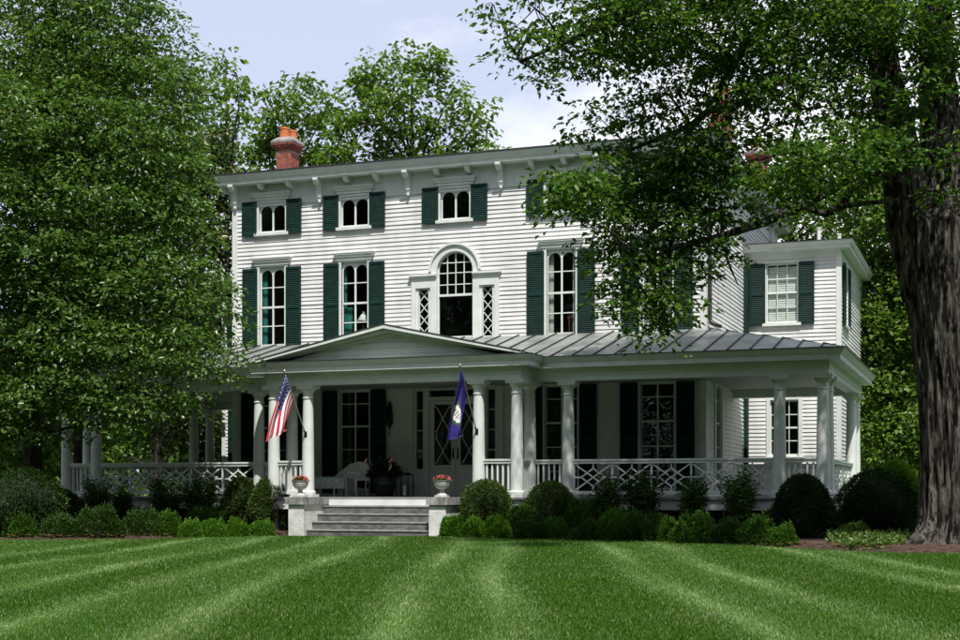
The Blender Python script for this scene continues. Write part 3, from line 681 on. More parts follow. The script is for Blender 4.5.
# steps and cheek walls
st = empty('steps', (0, 0, 0), 0, house)
front = P_FRONT-.26
MB().box(-1.66, 1.66, front-.012, front+.05, .75, .902).build('riser_board', 'white_paint', st)
for k, zt in enumerate((.745, .55, .355, .16)):
    y0 = front - .30*(k+1)
    s1 = MB().box(-1.655, 1.655, y0+.02, front, max(zt-.2, 0) if k < 3 else 0, zt-.03).build('step', 'step_stone', st)
    MB().box(-1.66, 1.66, y0, y0+.34, zt-.03, zt).build('tread', 'tread_stone', st)
yF = front - 1.32
for s_ in (-1, 1):
    X = lambda a, b_: (min(s_*a, s_*b_), max(s_*a, s_*b_))
    mb = MB(); mb.box(*X(1.67, 2.10), yF, front+.2, 0, .78); ch = mb.build('cheek_wall', 'painted_masonry', house)
    m2 = MB(); m2.box(*X(1.62, 2.16), yF-.06, front-.003, .782, .965); m2.build('coping_slab', 'slab_stone', ch)

# chimneys (real bricks, too small to pick apart singly)
def chimney(name_loc, pots=True):
    root = empty('chimney', name_loc, 0, house); w, d = .27, .27
    MB().box(-w+.012, w-.012, -d+.012, d-.012, 10.3, 12.05).build('core', 'mortar', root)
    b_ = MB(); z = 10.9; r = 0
    def ring(w, d, z, off):
        bw = .108
        for (ax, n, lo) in (('x', 5, -w), ('y', 5, -d)):
            ln = 2*w if ax == 'x' else 2*d; m_ = round(ln/bw)
            for k in range(m_ + (1 if off else 0)):
                a = lo + (k - (.5 if off else 0))*bw; c0, c1 = max(a, lo)+.006, min(a+bw, -lo)-.006
                if c1-c0 < .01: continue
                for s_ in (-1, 1):
                    j = random.uniform(-.003, .003)
                    if ax == 'x': b_.box(c0, c1, *(sorted((s_*(d+j), s_*(d-.03)))), z, z+.054)
                    else: b_.box(*(sorted((s_*(w+j), s_*(w-.03)))), c0, c1, z, z+.054)
    while z < 12.0: ring(w, d, z, r % 2); z += .064; r += 1
    for q in range(4): ring(w+.03*(q+1), d+.03*(q+1), z, r % 2); z += .064; r += 1
    tag(b_.build('bricks', 'brick', root), kind='stuff')
    MB().box(-w-.005, w+.005, -d-.005, d+.005, 12.0, z-.004).build('corbel_core', 'mortar', root)
    c = MB(); a, t = w+.13, w-.05; z0 = z
    c.add([(-a,-a,z0),(a,-a,z0),(a,a,z0),(-a,a,z0),(-a,-a,z0+.07),(a,-a,z0+.07),(a,a,z0+.07),(-a,a,z0+.07),(-t,-t,z0+.22),(t,-t,z0+.22),(t,t,z0+.22),(-t,t,z0+.22)],
          [(0,1,5,4),(1,2,6,5),(2,3,7,6),(3,0,4,7),(4,5,9,8),(5,6,10,9),(6,7,11,10),(7,4,8,11),(8,9,10,11)]); c.build('cap', 'cap_cement', root)
    if pots:
        for px, py, r_, h in ((-.07, -.07, .16, .36), (.12, .13, .13, .30)):
            p = MB(); zb = z0+.18; p.lathe([(r_*1.0, zb), (r_*.97, zb+h-.07), (r_*1.06, zb+h-.06), (r_*1.06, zb+h), (r_*.85, zb+h), (r_*.8, zb+.02)], 18, px, py); p.build('chimney_pot', 'terracotta', root, smooth=False)
    return root
chimney((-7.09, 3.3, 0)); chimney((6.95, 3.3, 0)); chimney((6.95, 10.0, 0))

# curtains behind panes, parts of the house's windows
def curtain(x0, x1, z0, z1, m_):
    mb = MB(); n = 14; vs = []
    for k in range(n+1):
        x = x0 + (x1-x0)*k/n; y = .16 + .03*math.sin(k*2.1); vs += [(x, y, z0), (x, y, z1)]
    mb.add(vs, [(2*k, 2*k+2, 2*k+3, 2*k+1) for k in range(n)]); mb.build('curtain', m_, house, smooth=True)
curtain(-6.24, -6.08, 5.4, 7.75, 'curtain_teal'); curtain(-3.54, -3.46, 5.4, 7.75, 'curtain_teal'); curtain(-3.52, -3.28, 5.4, 6.5, 'curtain_teal')
curtain(2.74, 2.88, 5.4, 7.75, 'curtain_white'); curtain(3.42, 3.54, 5.4, 7.75, 'curtain_white'); curtain(5.44, 5.64, 5.4, 7.75, 'curtain_white'); curtain(6.1, 6.24, 5.4, 7.75, 'curtain_white')
curtain(-3.45, -3.3, 1.1, 4.0, 'curtain_teal')
# a light on the porch ceiling
MB().lathe([(.02, 4.03), (.05, 4.04), (.06, 4.08)], 12, 9.9, -2.2).build('ceiling_light', 'pipe_white', house)

# ------------------------------------------------------------------ loose things on and around the porch
def H(x, y, z=0): return (XC+x, YW+y, z)
lamp = empty('table_lamp', H(-3.10, .50, 0)); tag(lamp, 'table lamp with pale shade inside the upper window over the pediment slope', 'lamp')
mb = MB(); mb.lathe([(.02, 6.40), (.20, 6.12), (.195, 6.11), (.015, 6.39)][::1], 20); mb.build('lamp_shade', 'lamp_shade', lamp, smooth=True)
mb = MB(); mb.lathe([(.10, 5.5), (.10, 5.53), (.03, 5.56), (.06, 5.75), (.05, 5.95), (.015, 6.05), (.012, 6.38)], 14); mb.build('lamp_base', 'chair_wood', lamp, smooth=True)
mb = MB(); mb.box(-.3, .3, -.25, .25, 5.44, 5.5)
for sx in (-1, 1):
    for sy in (-1, 1): mb.box(sx*.26-.02, sx*.26+.02, sy*.21-.02, sy*.21+.02, 4.5, 5.44)
ta = empty('side_table', H(-3.10, .50, 0)); mb.build('table_body', 'chair_wood', ta); tag(ta, 'wooden table under the lamp inside the upper window', 'table')
ch = empty('wooden_chair', H(3.42, .55, 0)); tag(ch, 'brown spindle back chair inside the upper window next to the fanlight', 'chair')
mb = MB(); mb.box(-.2, .2, -.2, .2, 4.93, 4.97); mb.build('seat', 'chair_wood', ch)
for sx in (-1, 1):
    for sy in (-1, 1): MB().tube([(sx*.18, sy*.18, 4.93), (sx*.2, sy*.2, 4.5)], .02, 6).build('leg', 'chair_wood', ch)
mb = MB()
for k in range(5): mb.tube([(-.16+k*.08, -.18, 4.97), (-.16+k*.08, -.2, 5.95)], .012, 6)
mb.box(-.2, .2, -.22, -.18, 5.92, 6.02); mb.build('backrest', 'chair_wood', ch)

def leaf_obj(name, P, D, size, mname, parent=None, width=.55, fold=.18, kind=None):
    """one mesh of folded leaf faces: P tips' base points, D leaf directions, random roll"""
    n = len(P); L = (size if hasattr(size, '__len__') else np.full(n, size)); L = L * R.uniform(.55, 1.4, n)
    D = D / (np.linalg.norm(D, axis=1, keepdims=True) + 1e-9)
    up = np.tile([0., 0., 1.], (n, 1)) + R.normal(0, .55, (n, 3))
    S = np.cross(D, up); S /= (np.linalg.norm(S, axis=1, keepdims=True) + 1e-9); N = np.cross(S, D)
    w = (width * L)[:, None] * .5; Lc = L[:, None]
    mid = P + D*Lc*.45
    V = np.empty((n, 4, 3)); V[:, 0] = P; V[:, 1] = mid + S*w + N*Lc*fold; V[:, 2] = P + D*Lc - N*Lc*.08; V[:, 3] = mid - S*w + N*Lc*fold
    base = (np.arange(n)*4)[:, None]
    T = np.concatenate([base + [0, 1, 2], base + [0, 2, 3]], 1).reshape(-1)
    me = raw_mesh(name, V.reshape(-1, 3), T, mname)
    o = link(name, me, parent)
    if kind: o['kind'] = kind
    return o
def raw_mesh(name, V, T, mname):
    me = bpy.data.meshes.new(name); nv, nt_ = len(V), len(T)//3
    me.vertices.add(nv); me.vertices.foreach_set('co', np.ascontiguousarray(V, dtype=np.float32).ravel())
    me.loops.add(nt_*3); me.loops.foreach_set('vertex_index', T.astype(np.int32))
    me.polygons.add(nt_); me.polygons.foreach_set('loop_start', np.arange(0, nt_*3, 3, dtype=np.int32))
    me.materials.append(MATS[mname]); me.update(calc_edges=True); return me
def unit(n):
    d = R.normal(0, 1, (n, 3)); return d / np.linalg.norm(d, axis=1, keepdims=True)

# urns with flowers
def urn(x, y, lab, flab):
    u = empty('urn', H(x, y, .967)); tag(u, lab, 'urn', 'urns on the step walls')
    MB().box(-.14, .14, -.14, .14, 0, .045).lathe([(.13, .045), (.12, .07), (.07, .10), (.05, .16), (.07, .19)], 20).build('pedestal', 'urn_stone', u)
    MB().lathe([(.06, .19), (.13, .215), (.18, .27), (.20, .34), (.19, .36), (.215, .385), (.225, .41), (.20, .41), (.185, .37), (.02, .36)], 24).build('bowl', 'urn_stone', u, smooth=False)
    f = empty('flower_planting', H(x, y, .967)); tag(f, flab, 'flowers', 'flowers in the urns')
    n = 420; d = unit(n); d[:, 2] = abs(d[:, 2]); P = d*np.array([.19, .19, .10])*R.uniform(.5, 1, (n, 1)) + [0, 0, .37]
    leaf_obj('leaves', P, d + [0, 0, .3], .05, 'leaf_azalea', f, .9)
    n = 20; C = unit(n); C[:, 2] = abs(C[:, 2])*.8+.2; C = C*np.array([.2, .2, .15]) + [0, 0, .37]
    Q = np.repeat(C, 22, 0) + R.normal(0, .014, (n*22, 3)); leaf_obj('blossoms', Q, unit(n*22), .024, 'petal_red', f, 1.0)
urn(-1.90, yF+.26, 'grey stone urn on the step wall below the striped flag', 'red geraniums in the urn below the striped flag')
urn(1.90, yF+.26, 'grey stone urn on the step wall below the blue flag', 'red geraniums in the urn below the blue flag')

# flags on slanted poles fixed to the portico columns
def flag(colx, lab, kind):
    f = empty('flag', H(colx, P_FRONT-.15, 2.60)); tag(f, lab, 'flag')
    tip = Vector((0, -1.15, 1.5))
    MB().tube([(0, 0, 0), tip], [.016, .012], 8).build('pole', 'pole_wood', f)
    MB().lathe([(.004, -.02), (.03, 0), (.034, .03), (.02, .06), (.004, .075)], 10).build('finial', 'brass', f, tip)
    MB().box(-.04, .04, .0, .02, -.10, .06).tube([(0, .01, -.03), (0, -.10, .09)], .022, 8).build('bracket', 'iron', f)
    # cloth: u down the hoist (along the pole), v along the fly; hangs limp, the lower corner folded back under
    NU, NV = 39, 44
    g = np.zeros((NU+1, NV+1, 3)); tipn = np.array(tip); dn = -tipn/np.linalg.norm(tipn)
    for i in range(NU+1):
        u = i/NU; p0 = tipn + dn*(.03 + .86*u)
        # ends of the fly edge: from a low outer corner to a higher inner one
        e0 = tipn + np.array([-.42, -.30, -1.76]); e1 = tipn + np.array([.05, .12, -1.46])
        if kind == 'blue': e0 = tipn + np.array([-.33, -.15, -1.80]); e1 = tipn + np.array([.02, .20, -1.66])
        endp = e0*(1-u) + e1*u
        for j in range(NV+1):
            v = j/NV; s_ = v*v*(3-2*v)*.35 + v*.65
            p = p0*(1-s_) + endp*s_
            sag = math.sin(math.pi*min(1, v*1.05))*u
            p = p + np.array([-.05*sag, -.16*sag, -.20*sag])
            fold = math.sin(u*math.pi*3.4 + 1.2*v + (.6 if kind == 'blue' else 0)) * .06*min(1, v*2.2)
            p = p + np.array([fold, -.45*fold, 0]) + np.array([.02*math.sin(7*v+5*u), 0, 0])
            g[i, j] = p
    V = [tuple(p) for p in g.reshape(-1, 3)]; faces = []; mi = []
    for i in range(NU):
        for j in range(NV):
            faces.append((i*(NV+1)+j, i*(NV+1)+j+1, (i+1)*(NV+1)+j+1, (i+1)*(NV+1)+j))
            u, v = (i+.5)/NU, (j+.5)/NV
            if kind == 'stripes': mi.append(2 if (v < .40 and i < 21) else (0 if (i//3) % 2 == 0 else 1))
            else:
                r = math.hypot((u-.5)*.9, (v-.5)*1.5)
                mi.append(1 if r < .19 else (2 if r < .27 else (3 if r < .285 else 0)))
                if r < .10 and (i+j) % 3 == 0: mi[-1] = 3
    mb = MB(); mb.v = V; mb.f = faces; mb.mi = mi
    cl = mb.build('cloth', ['flag_red', 'flag_white', 'flag_blue'] if kind == 'stripes' else ['flag_purple', 'seal_white', 'seal_green', 'seal_dark'], f, smooth=True)
    if kind == 'stripes':
        s_ = MB()
        for r in range(9):
            for c in range(6 if r % 2 == 0 else 5):
                u = (r+1)/10*21/NU; v = .40*((c*2+1+(r % 2))/12); i, j = int(u*NU), int(v*NV)
                p = Vector(g[i, j]); a = (Vector(g[i+1, j])-p).normalized(); b_ = (Vector(g[i, j+1])-p).normalized(); nn = a.cross(b_).normalized()
                for sd in (-1, 1):
                    q = p + nn*.006*sd; pts = []
                    for k in range(10):
                        rr_ = .026 if k % 2 == 0 else .011; an = math.pi*k/5
                        pts.append(tuple(q + a*rr_*math.cos(an) + b_*rr_*math.sin(an)))
                    s_.add(pts + [tuple(q)], [(k, (k+1) % 10, 10) for k in range(10)])
        tag(s_.build('stars', 'flag_white', cl), kind='stuff')
flag(-2.36, 'striped red and white flag with starry blue canton on a column', 'stripes')
flag(2.36, 'dark blue flag with a round white seal hanging from a column', 'blue')

# wicker settee and its footstool cushion
se = empty('wicker_settee', H(-2.86, -1.75, FZ), rad(0)); se.scale = (1.1, 1.1, 1.12); tag(se, 'white wicker lounge seat with patterned cushion on the porch', 'settee')
mb = MB(); mb.box(-.75, .35, -.32, .32, .20, .36)
mb.build('seat', 'wicker', se)
mb = MB(); n = 9
mb.add([(-.74+1.06*((k % n)/(n-1)), -.31 + .62*((k//n)/(4)), .365 + .0) for k in range(n*5)] + [(-.74+1.06*((k % n)/(n-1)), -.31 + .62*((k//n)/4), .46 + .045*math.sin(math.pi*((k % n)/(n-1)))**.5*math.sin(math.pi*((k//n)/4))**.5) for k in range(n*5)],
       [(45+j*n+i, 45+j*n+i+1, 45+(j+1)*n+i+1, 45+(j+1)*n+i) for j in range(4) for i in range(n-1)] + [(i, i+1, 45+i+1, 45+i) for i in range(n-1)] + [(36+i+1, 36+i, 81+i, 81+i+1) for i in range(n-1)] + [(j*n+n-1, (j+1)*n+n-1, 45+(j+1)*n+n-1, 45+j*n+n-1) for j in range(4)] + [((j+1)*n, j*n, 45+j*n, 45+(j+1)*n) for j in range(4)])
mb.build('cushion', 'cushion', se, smooth=False)
mb = MB(); prof = [(-.28, .40), (-.20, .52), (0, .66), (.20, .80), (.45, .88), (.66, .86), (.76, .74), (.78, .40)]
mb.prism(prof[::-1], .26, .34); mb.build('backrest', 'wicker', se)
for y in (-.32, .30):
    MB().tube([(.78, y, .55), (.55, y, .60), (.42, y, .58), (.38, y, .50), (.40, y, .30), (.42, y, .0)], .026, 8).build('arm', 'wicker', se, smooth=True)
    MB().tube([(.74, y, .55), (.66, y, .35), (.65, y, .18), (.70, y, .0)], .022, 8).build('leg', 'wicker', se, smooth=True)
    MB().tube([(-.70, y*.9, .2), (-.70, y*.9, .0)], .024, 8).build('leg', 'wicker', se); MB().tube([(.05, y*.9, .2), (.05, y*.9, .0)], .024, 8).build('leg', 'wicker', se)
# glazed pot with a dark plant and two small flags
px_, py_ = -1.66, -1.20
po = tag(MB().lathe([(.20, 0), (.24, .05), (.33, .30), (.35, .48), (.33, .54), (.36, .58), (.36, .61), (.31, .61), (.30, .54), (.02, .52)], 26).build('plant_pot', 'pot_glaze', None, H(px_, py_, FZ), smooth=True), 'dark glazed round plant pot on the porch beside the front door', 'plant pot')
pl = empty('potted_plant', H(px_, py_, FZ)); tag(pl, 'dark leafy plant growing in the glazed porch pot', 'plant')
n = 700; d = unit(n); d[:, 2] = abs(d[:, 2]); leaf_obj('leaves', d*np.array([.44, .40, .46])*R.uniform(.4, 1, (n, 1)) + [0, 0, .52], d, .16, 'leaf_house', pl, .45)
mb = MB()
for k in range(7):
    a = k*.9; mb.tube([(0, 0, .52), (.16*math.cos(a), .16*math.sin(a), .95)], .008, 5)
mb.build('stems', 'twig', pl)
for k, (dx, lb) in enumerate(((-.42, 'small red and white stick flag beside the settee arm'), (.34, 'small red and white stick flag beside the lantern'))):
    sf = empty('stick_flag', H(px_+dx, py_-.22, FZ+.55)); tag(sf, lb, 'flag', 'small stick flags in the porch pot')
    MB().tube([(-dx*.55, .2, -.02), (0, 0, .62)], .006, 6).build('stick', 'pole_wood', sf)
    mb = MB(); n = 8
    for r in range(6): 
        vs = []
        for q in range(n+1): vs += [(-.02-.13*q/n, .02*math.sin(q), .60-.20*(q/n)-.05*r), (-.02-.13*q/n, .02*math.sin(q), .60-.20*(q/n)-.05*(r+1))]
        mb.add(vs, [(2*q, 2*q+2, 2*q+3, 2*q+1) for q in range(n)], r % 2)
    mb.build('cloth', ['flag_red', 'flag_white'], sf)
# lantern with candle
la = empty('lantern', H(-1.16, -.95, FZ)); tag(la, 'black metal lantern with a white candle beside the door', 'lantern')
mb = MB(); mb.box(-.19, .19, -.19, .19, 0, .03); mb.box(-.19, .19, -.19, .19, .60, .63); mb.box(-.13, .13, -.13, .13, .63, .67)
for sx in (-1, 1):
    for sy in (-1, 1): mb.box(sx*.18-.012, sx*.18+.012, sy*.18-.012, sy*.18+.012, .03, .60)
mb.build('frame', 'iron', la)
MB().lathe([(.05, .03), (.05, .32), (.01, .325)], 14).build('candle', 'candle', la)
mb = MB(); mb.tube([(-.1, 0, .67), (-.08, 0, .76), (0, 0, .80), (.08, 0, .76), (.1, 0, .67)], .01, 6); mb.build('handle', 'iron', la)
# greenery swag on the wall beside the door
sw = empty('wall_swag', H(-2.00, -.05, 0)); tag(sw, 'dark greenery swag hanging on the porch wall beside the door', 'wreath')
n = 520; t = R.uniform(0, 1, n); wd = .17*np.sin(np.pi*t**.8)*.5 + .015; P = np.stack([R.uniform(-1, 1, n)*wd, -R.uniform(0, .10, n), 2.95 + t*.72], 1); D = np.stack([R.normal(0, .7, n), -abs(R.normal(0, .5, n)), R.normal(-.3, .6, n)], 1)
leaf_obj('leaves', P, D, .06, 'leaf_house', sw, .5)
MB().tube([(0, -.02, 3.68), (.0, -.03, 3.2), (-.02, -.03, 2.72)], .012, 6).build('stem', 'twig', sw)
# door mat
tag(MB().box(-.6, .6, -.75, -.2, FZ+.002, FZ+.02).build('door_mat', 'iron', None, H(0, 0, 0)), 'dark door mat in front of the double door', 'door mat')

# ------------------------------------------------------------------ plants
def spray_points(cent, n_leaf, spread, flat=.20):
    """leaves of one spray per centre: discs of leaves, drooping a little at the rim"""
    m_ = len(cent); P = np.repeat(cent, n_leaf, 0); k = len(P)
    a = R.uniform(0, 2*np.pi, k); r = np.sqrt(R.uniform(0, 1, k)); sp = np.repeat(spread if hasattr(spread, '__len__') else np.full(m_, spread), n_leaf)
    tilt = np.repeat(R.normal(0, .25, (m_, 2)), n_leaf, 0)
    ox, oy = np.cos(a)*r*sp, np.sin(a)*r*sp
    oz = ox*tilt[:, 0] + oy*tilt[:, 1] - .38*r*r*sp + np.clip(R.normal(0, 1, k), -1.5, 1.5)*sp*flat*.5
    P = P + np.stack([ox, oy, oz], 1)
    D = np.stack([np.cos(a) + R.normal(0, .6, k), np.sin(a) + R.normal(0, .6, k), R.normal(-.35, .45, k)], 1)
    return P, D
def px_blob(px, py, rx, ry, Z, rz):
    c = at(px, py, Z); return np.array(c), rx*Z/F, ry*Z/F, rz
CC, SS = math.cos(TH), math.sin(TH)
def in_blob(b, n, shell=.55):
    c, rx, ry, rz = b; d = unit(n)*(R.uniform(0, 1, n)**(1/3*shell+.08))[:, None]
    o = np.stack([d[:, 0]*rx*CC - d[:, 1]*rz*SS, d[:, 0]*rx*SS + d[:, 1]*rz*CC, d[:, 2]*ry], 1)
    return c + o
def limb_mesh(mb, a, b_, ra, rb, n=6, sides=6, bend=.12, droop=0.0):
    a, b_ = Vector(a), Vector(b_); L = (b_-a).length; off = Vector((random.gauss(0, 1), random.gauss(0, 1), random.gauss(0, .6)))*L*bend
    pts = []; rs = []
    for k in range(n+1):
        t = k/n; p = a.lerp(b_, t) + off*(4*t*(1-t))*.5 + Vector((0, 0, droop*L*t*(1-t)))
        p += Vector((random.gauss(0, 1), random.gauss(0, 1), random.gauss(0, 1)))*L*.012*(1 if 0 < k < n else 0)
        pts.append(p); rs.append(ra + (rb-ra)*t)
    mb.tube(pts, rs, sides); return pts
def tree(name, label, cat, base, trunk_pts, trunk_r, blobs, leafm, leaf_size, tau, per=14, spread=.38, group=None, barkm='bark', flat=.20, limbs=(), trunk_mesh=None, twigs=5, limb_r=.06):
    """blobs: (centre, rx, ry, rz[, density]) foliage masses, each fed by a limb from the nearest point of trunk or limbs"""
    root = empty(name, base); tag(root, label, cat, group); B = Vector(base)
    L = lambda p: Vector(p) - B
    mbt = MB(); nodes = []
    if trunk_mesh: link('trunk', trunk_mesh, root)
    else:
        mbt.tube([L(p) for p in trunk_pts], trunk_r, 12)
    for p, r in zip(trunk_pts, trunk_r): nodes.append((Vector(p), r))
    mb = MB() if trunk_mesh else mbt
    for lp, lr in limbs:
        mb.tube([L(p) for p in lp], lr, 8)
        for p, r in zip(lp, lr): nodes.append((Vector(p), r))
    Ps, Ds = [], []
    for bl_ in blobs:
        b4, dens = bl_[:4], (bl_[4] if len(bl_) > 4 else 1.0)
        c = Vector(b4[0]); best = min(nodes, key=lambda q: (q[0]-c).length + (2.5 if q[0].z > c.z+.5 else 0) + .3*max(0, q[0].z-c.z))
        r0 = min(best[1]*.7, limb_r)
        pts = limb_mesh(mb, L(best[0]), L(c), r0, r0*.35)
        area = math.pi*b4[1]*b4[2]; nl = area*tau*dens/(leaf_size*leaf_size*.28); ns = max(3, int(nl/per))
        cent = in_blob(b4, ns)
        for q in cent[:min(twigs, ns)]: limb_mesh(mb, pts[-1], L(q), r0*.35, .006, 4, 4)
        for q in cent[min(twigs, ns):min(twigs*3, ns)]: limb_mesh(mb, pts[random.choice([3, 4, 5])], L(q), r0*.25, .005, 3, 3)
        P, D = spray_points(cent, per, spread*R.uniform(.6, 1.3, ns), flat); Ps.append(P); Ds.append(D)
    mb.build('branches' if trunk_mesh else 'trunk', barkm, root, smooth=True)
    P = np.concatenate(Ps) - np.array(B); leaf_obj('crown', P, np.concatenate(Ds), leaf_size, leafm, root)
    return root

# --- the old maple by the porch corner: furrowed trunk that forks
def furrowed(pts, radii, nseg, nz, flare, base):
    """trunk surface with vertical ridges; pts in world, radii per point"""
    pts = [Vector(p) for p in pts]; V = []; cum = [0]
    for a, b_ in zip(pts, pts[1:]): cum.append(cum[-1] + (b_-a).length)
    for j in range(nz+1):
        s_ = cum[-1]*j/nz; k = max(i for i in range(len(cum)) if cum[i] <= s_ + 1e-9); k = min(k, len(pts)-2); t = (s_-cum[k])/(cum[k+1]-cum[k])
        p = pts[k].lerp(pts[k+1], t); r = radii[k]*(1-t) + radii[k+1]*t
        for i in range(nseg):
            a = 2*math.pi*i/nseg; ca, sa = math.cos(a), math.sin(a)
            tw = a + .10*math.sin(p.z*.5)
            q = Vector((math.cos(tw)*2.2, math.sin(tw)*2.2, p.z*.22))
            rid = noise.noise(q*1.6)*.09 + abs(noise.noise(Vector((math.cos(tw)*5.5, math.sin(tw)*5.5, p.z*.45))))*-.20 + abs(noise.noise(Vector((math.cos(tw)*12, math.sin(tw)*12, p.z*1.1))))*-.10 + noise.noise(Vector((ca*22, sa*22, p.z*3.5)))*.016
            fl = flare*math.exp(-p.z/.35)*(1 + .7*math.sin(a*5+1) + .5*noise.noise(Vector((ca*3, sa*3, 5)))) if flare else 0
            rr_ = r*(1 + rid*min(1, 1)) + fl
            V.append((p.x + ca*rr_ - base[0], p.y + sa*rr_ - base[1], p.z))
    fs = [(j*nseg+i, j*nseg+(i+1) % nseg, (j+1)*nseg+(i+1) % nseg, (j+1)*nseg+i) for j in range(nz) for i in range(nseg)]
    return V, fs
ZT = 28.0
TB = at(962, 546, ZT); TB.z = 0
def tp(px, py, dz=0): return at(px, py, ZT+dz)
trunk_line = [TB + Vector((0,0,-.1)), tp(962, 520), tp(960, 450), tp(957, 380), tp(951, 320), tp(945, 262), tp(940, 225), tp(938, 200), tp(937, 188)]
trunk_rad = [.80, .79, .78, .80, .84, .88, .84, .55, .12]
def trunk_build():
    mb = MB()
    V, fs = furrowed(trunk_line, trunk_rad, 170, 130, .38, TB); mb.add(V, fs)
    V, fs = furrowed([tp(924, 300, .1), tp(911, 225, .1), tp(902, 160, .1), tp(888, 90), tp(878, 10, -.1), tp(866, -90, -.3), tp(850, -220, -.6)], [.46, .50, .43, .34, .29, .24, .16], 70, 90, 0, TB); mb.add(V, fs)
    V, fs = furrowed([tp(955, 300, .0), tp(949, 225, .3), tp(943, 150, .4), tp(938, 80, .5), tp(934, 0, .6), tp(938, -110, .8), tp(930, -240, 1.0)], [.55, .56, .46, .38, .33, .26, .16], 70, 90, 0, TB); mb.add(V, fs)
    V, fs = furrowed([tp(975, 280, .0), tp(990, 200, -.2), tp(1010, 110, -.5), tp(1030, 0, -.8), tp(1045, -120, -1.2)], [.45, .42, .36, .30, .2], 50, 60, 0, TB); mb.add(V, fs)
    return mb.mesh('trunk', 'bark_old', smooth=True)
def lm(pts, rs): return [tp(*p) for p in pts], rs
limbs = [lm([(890, 120, 0), (868, 138, -.2), (852, 160, -.4), (838, 185, -.5), (805, 203, -.4), (765, 222, -.2), (722, 236, 0), (680, 246, .3), (640, 262, .5)], [.17, .16, .14, .12, .11, .09, .075, .05, .03]),
         lm([(846, 165, -.4), (850, 190, -.5), (842, 206, -.6), (825, 214, -.8), (805, 208, -1.0), (795, 200, -1.2)], [.10, .09, .08, .07, .05, .03]),
         lm([(880, 40, 0), (850, 18, .2), (815, 20, .4), (780, 8, .6), (735, 60, .8), (712, 108, .9), (690, 126, 1.0), (660, 138, 1.1), (630, 150, 1.2)], [.16, .15, .13, .12, .10, .085, .07, .05, .03]),
         lm([(878, 20, 0), (830, -30, -.5), (760, -40, -1), (690, -20, -1.4), (620, 20, -1.6), (560, 44, -1.8), (520, 62, -1.9)], [.15, .13, .11, .09, .07, .05, .03]),
         lm([(940, 120, .4), (915, 112, 0), (890, 108, -.6), (862, 118, -1.2)], [.12, .10, .07, .04]),
         lm([(690, 126, 1.0), (680, 200, .8), (668, 260, .4), (660, 300, .0), (656, 330, -.2)], [.05, .045, .035, .025, .012]),
         lm([(722, 236, 0), (728, 262, .1), (738, 285, .2)], [.04, .025, .01]),
         lm([(780, 8, .6), (795, 60, .3), (800, 110, 0), (790, 150, -.3)], [.07, .05, .04, .02])]
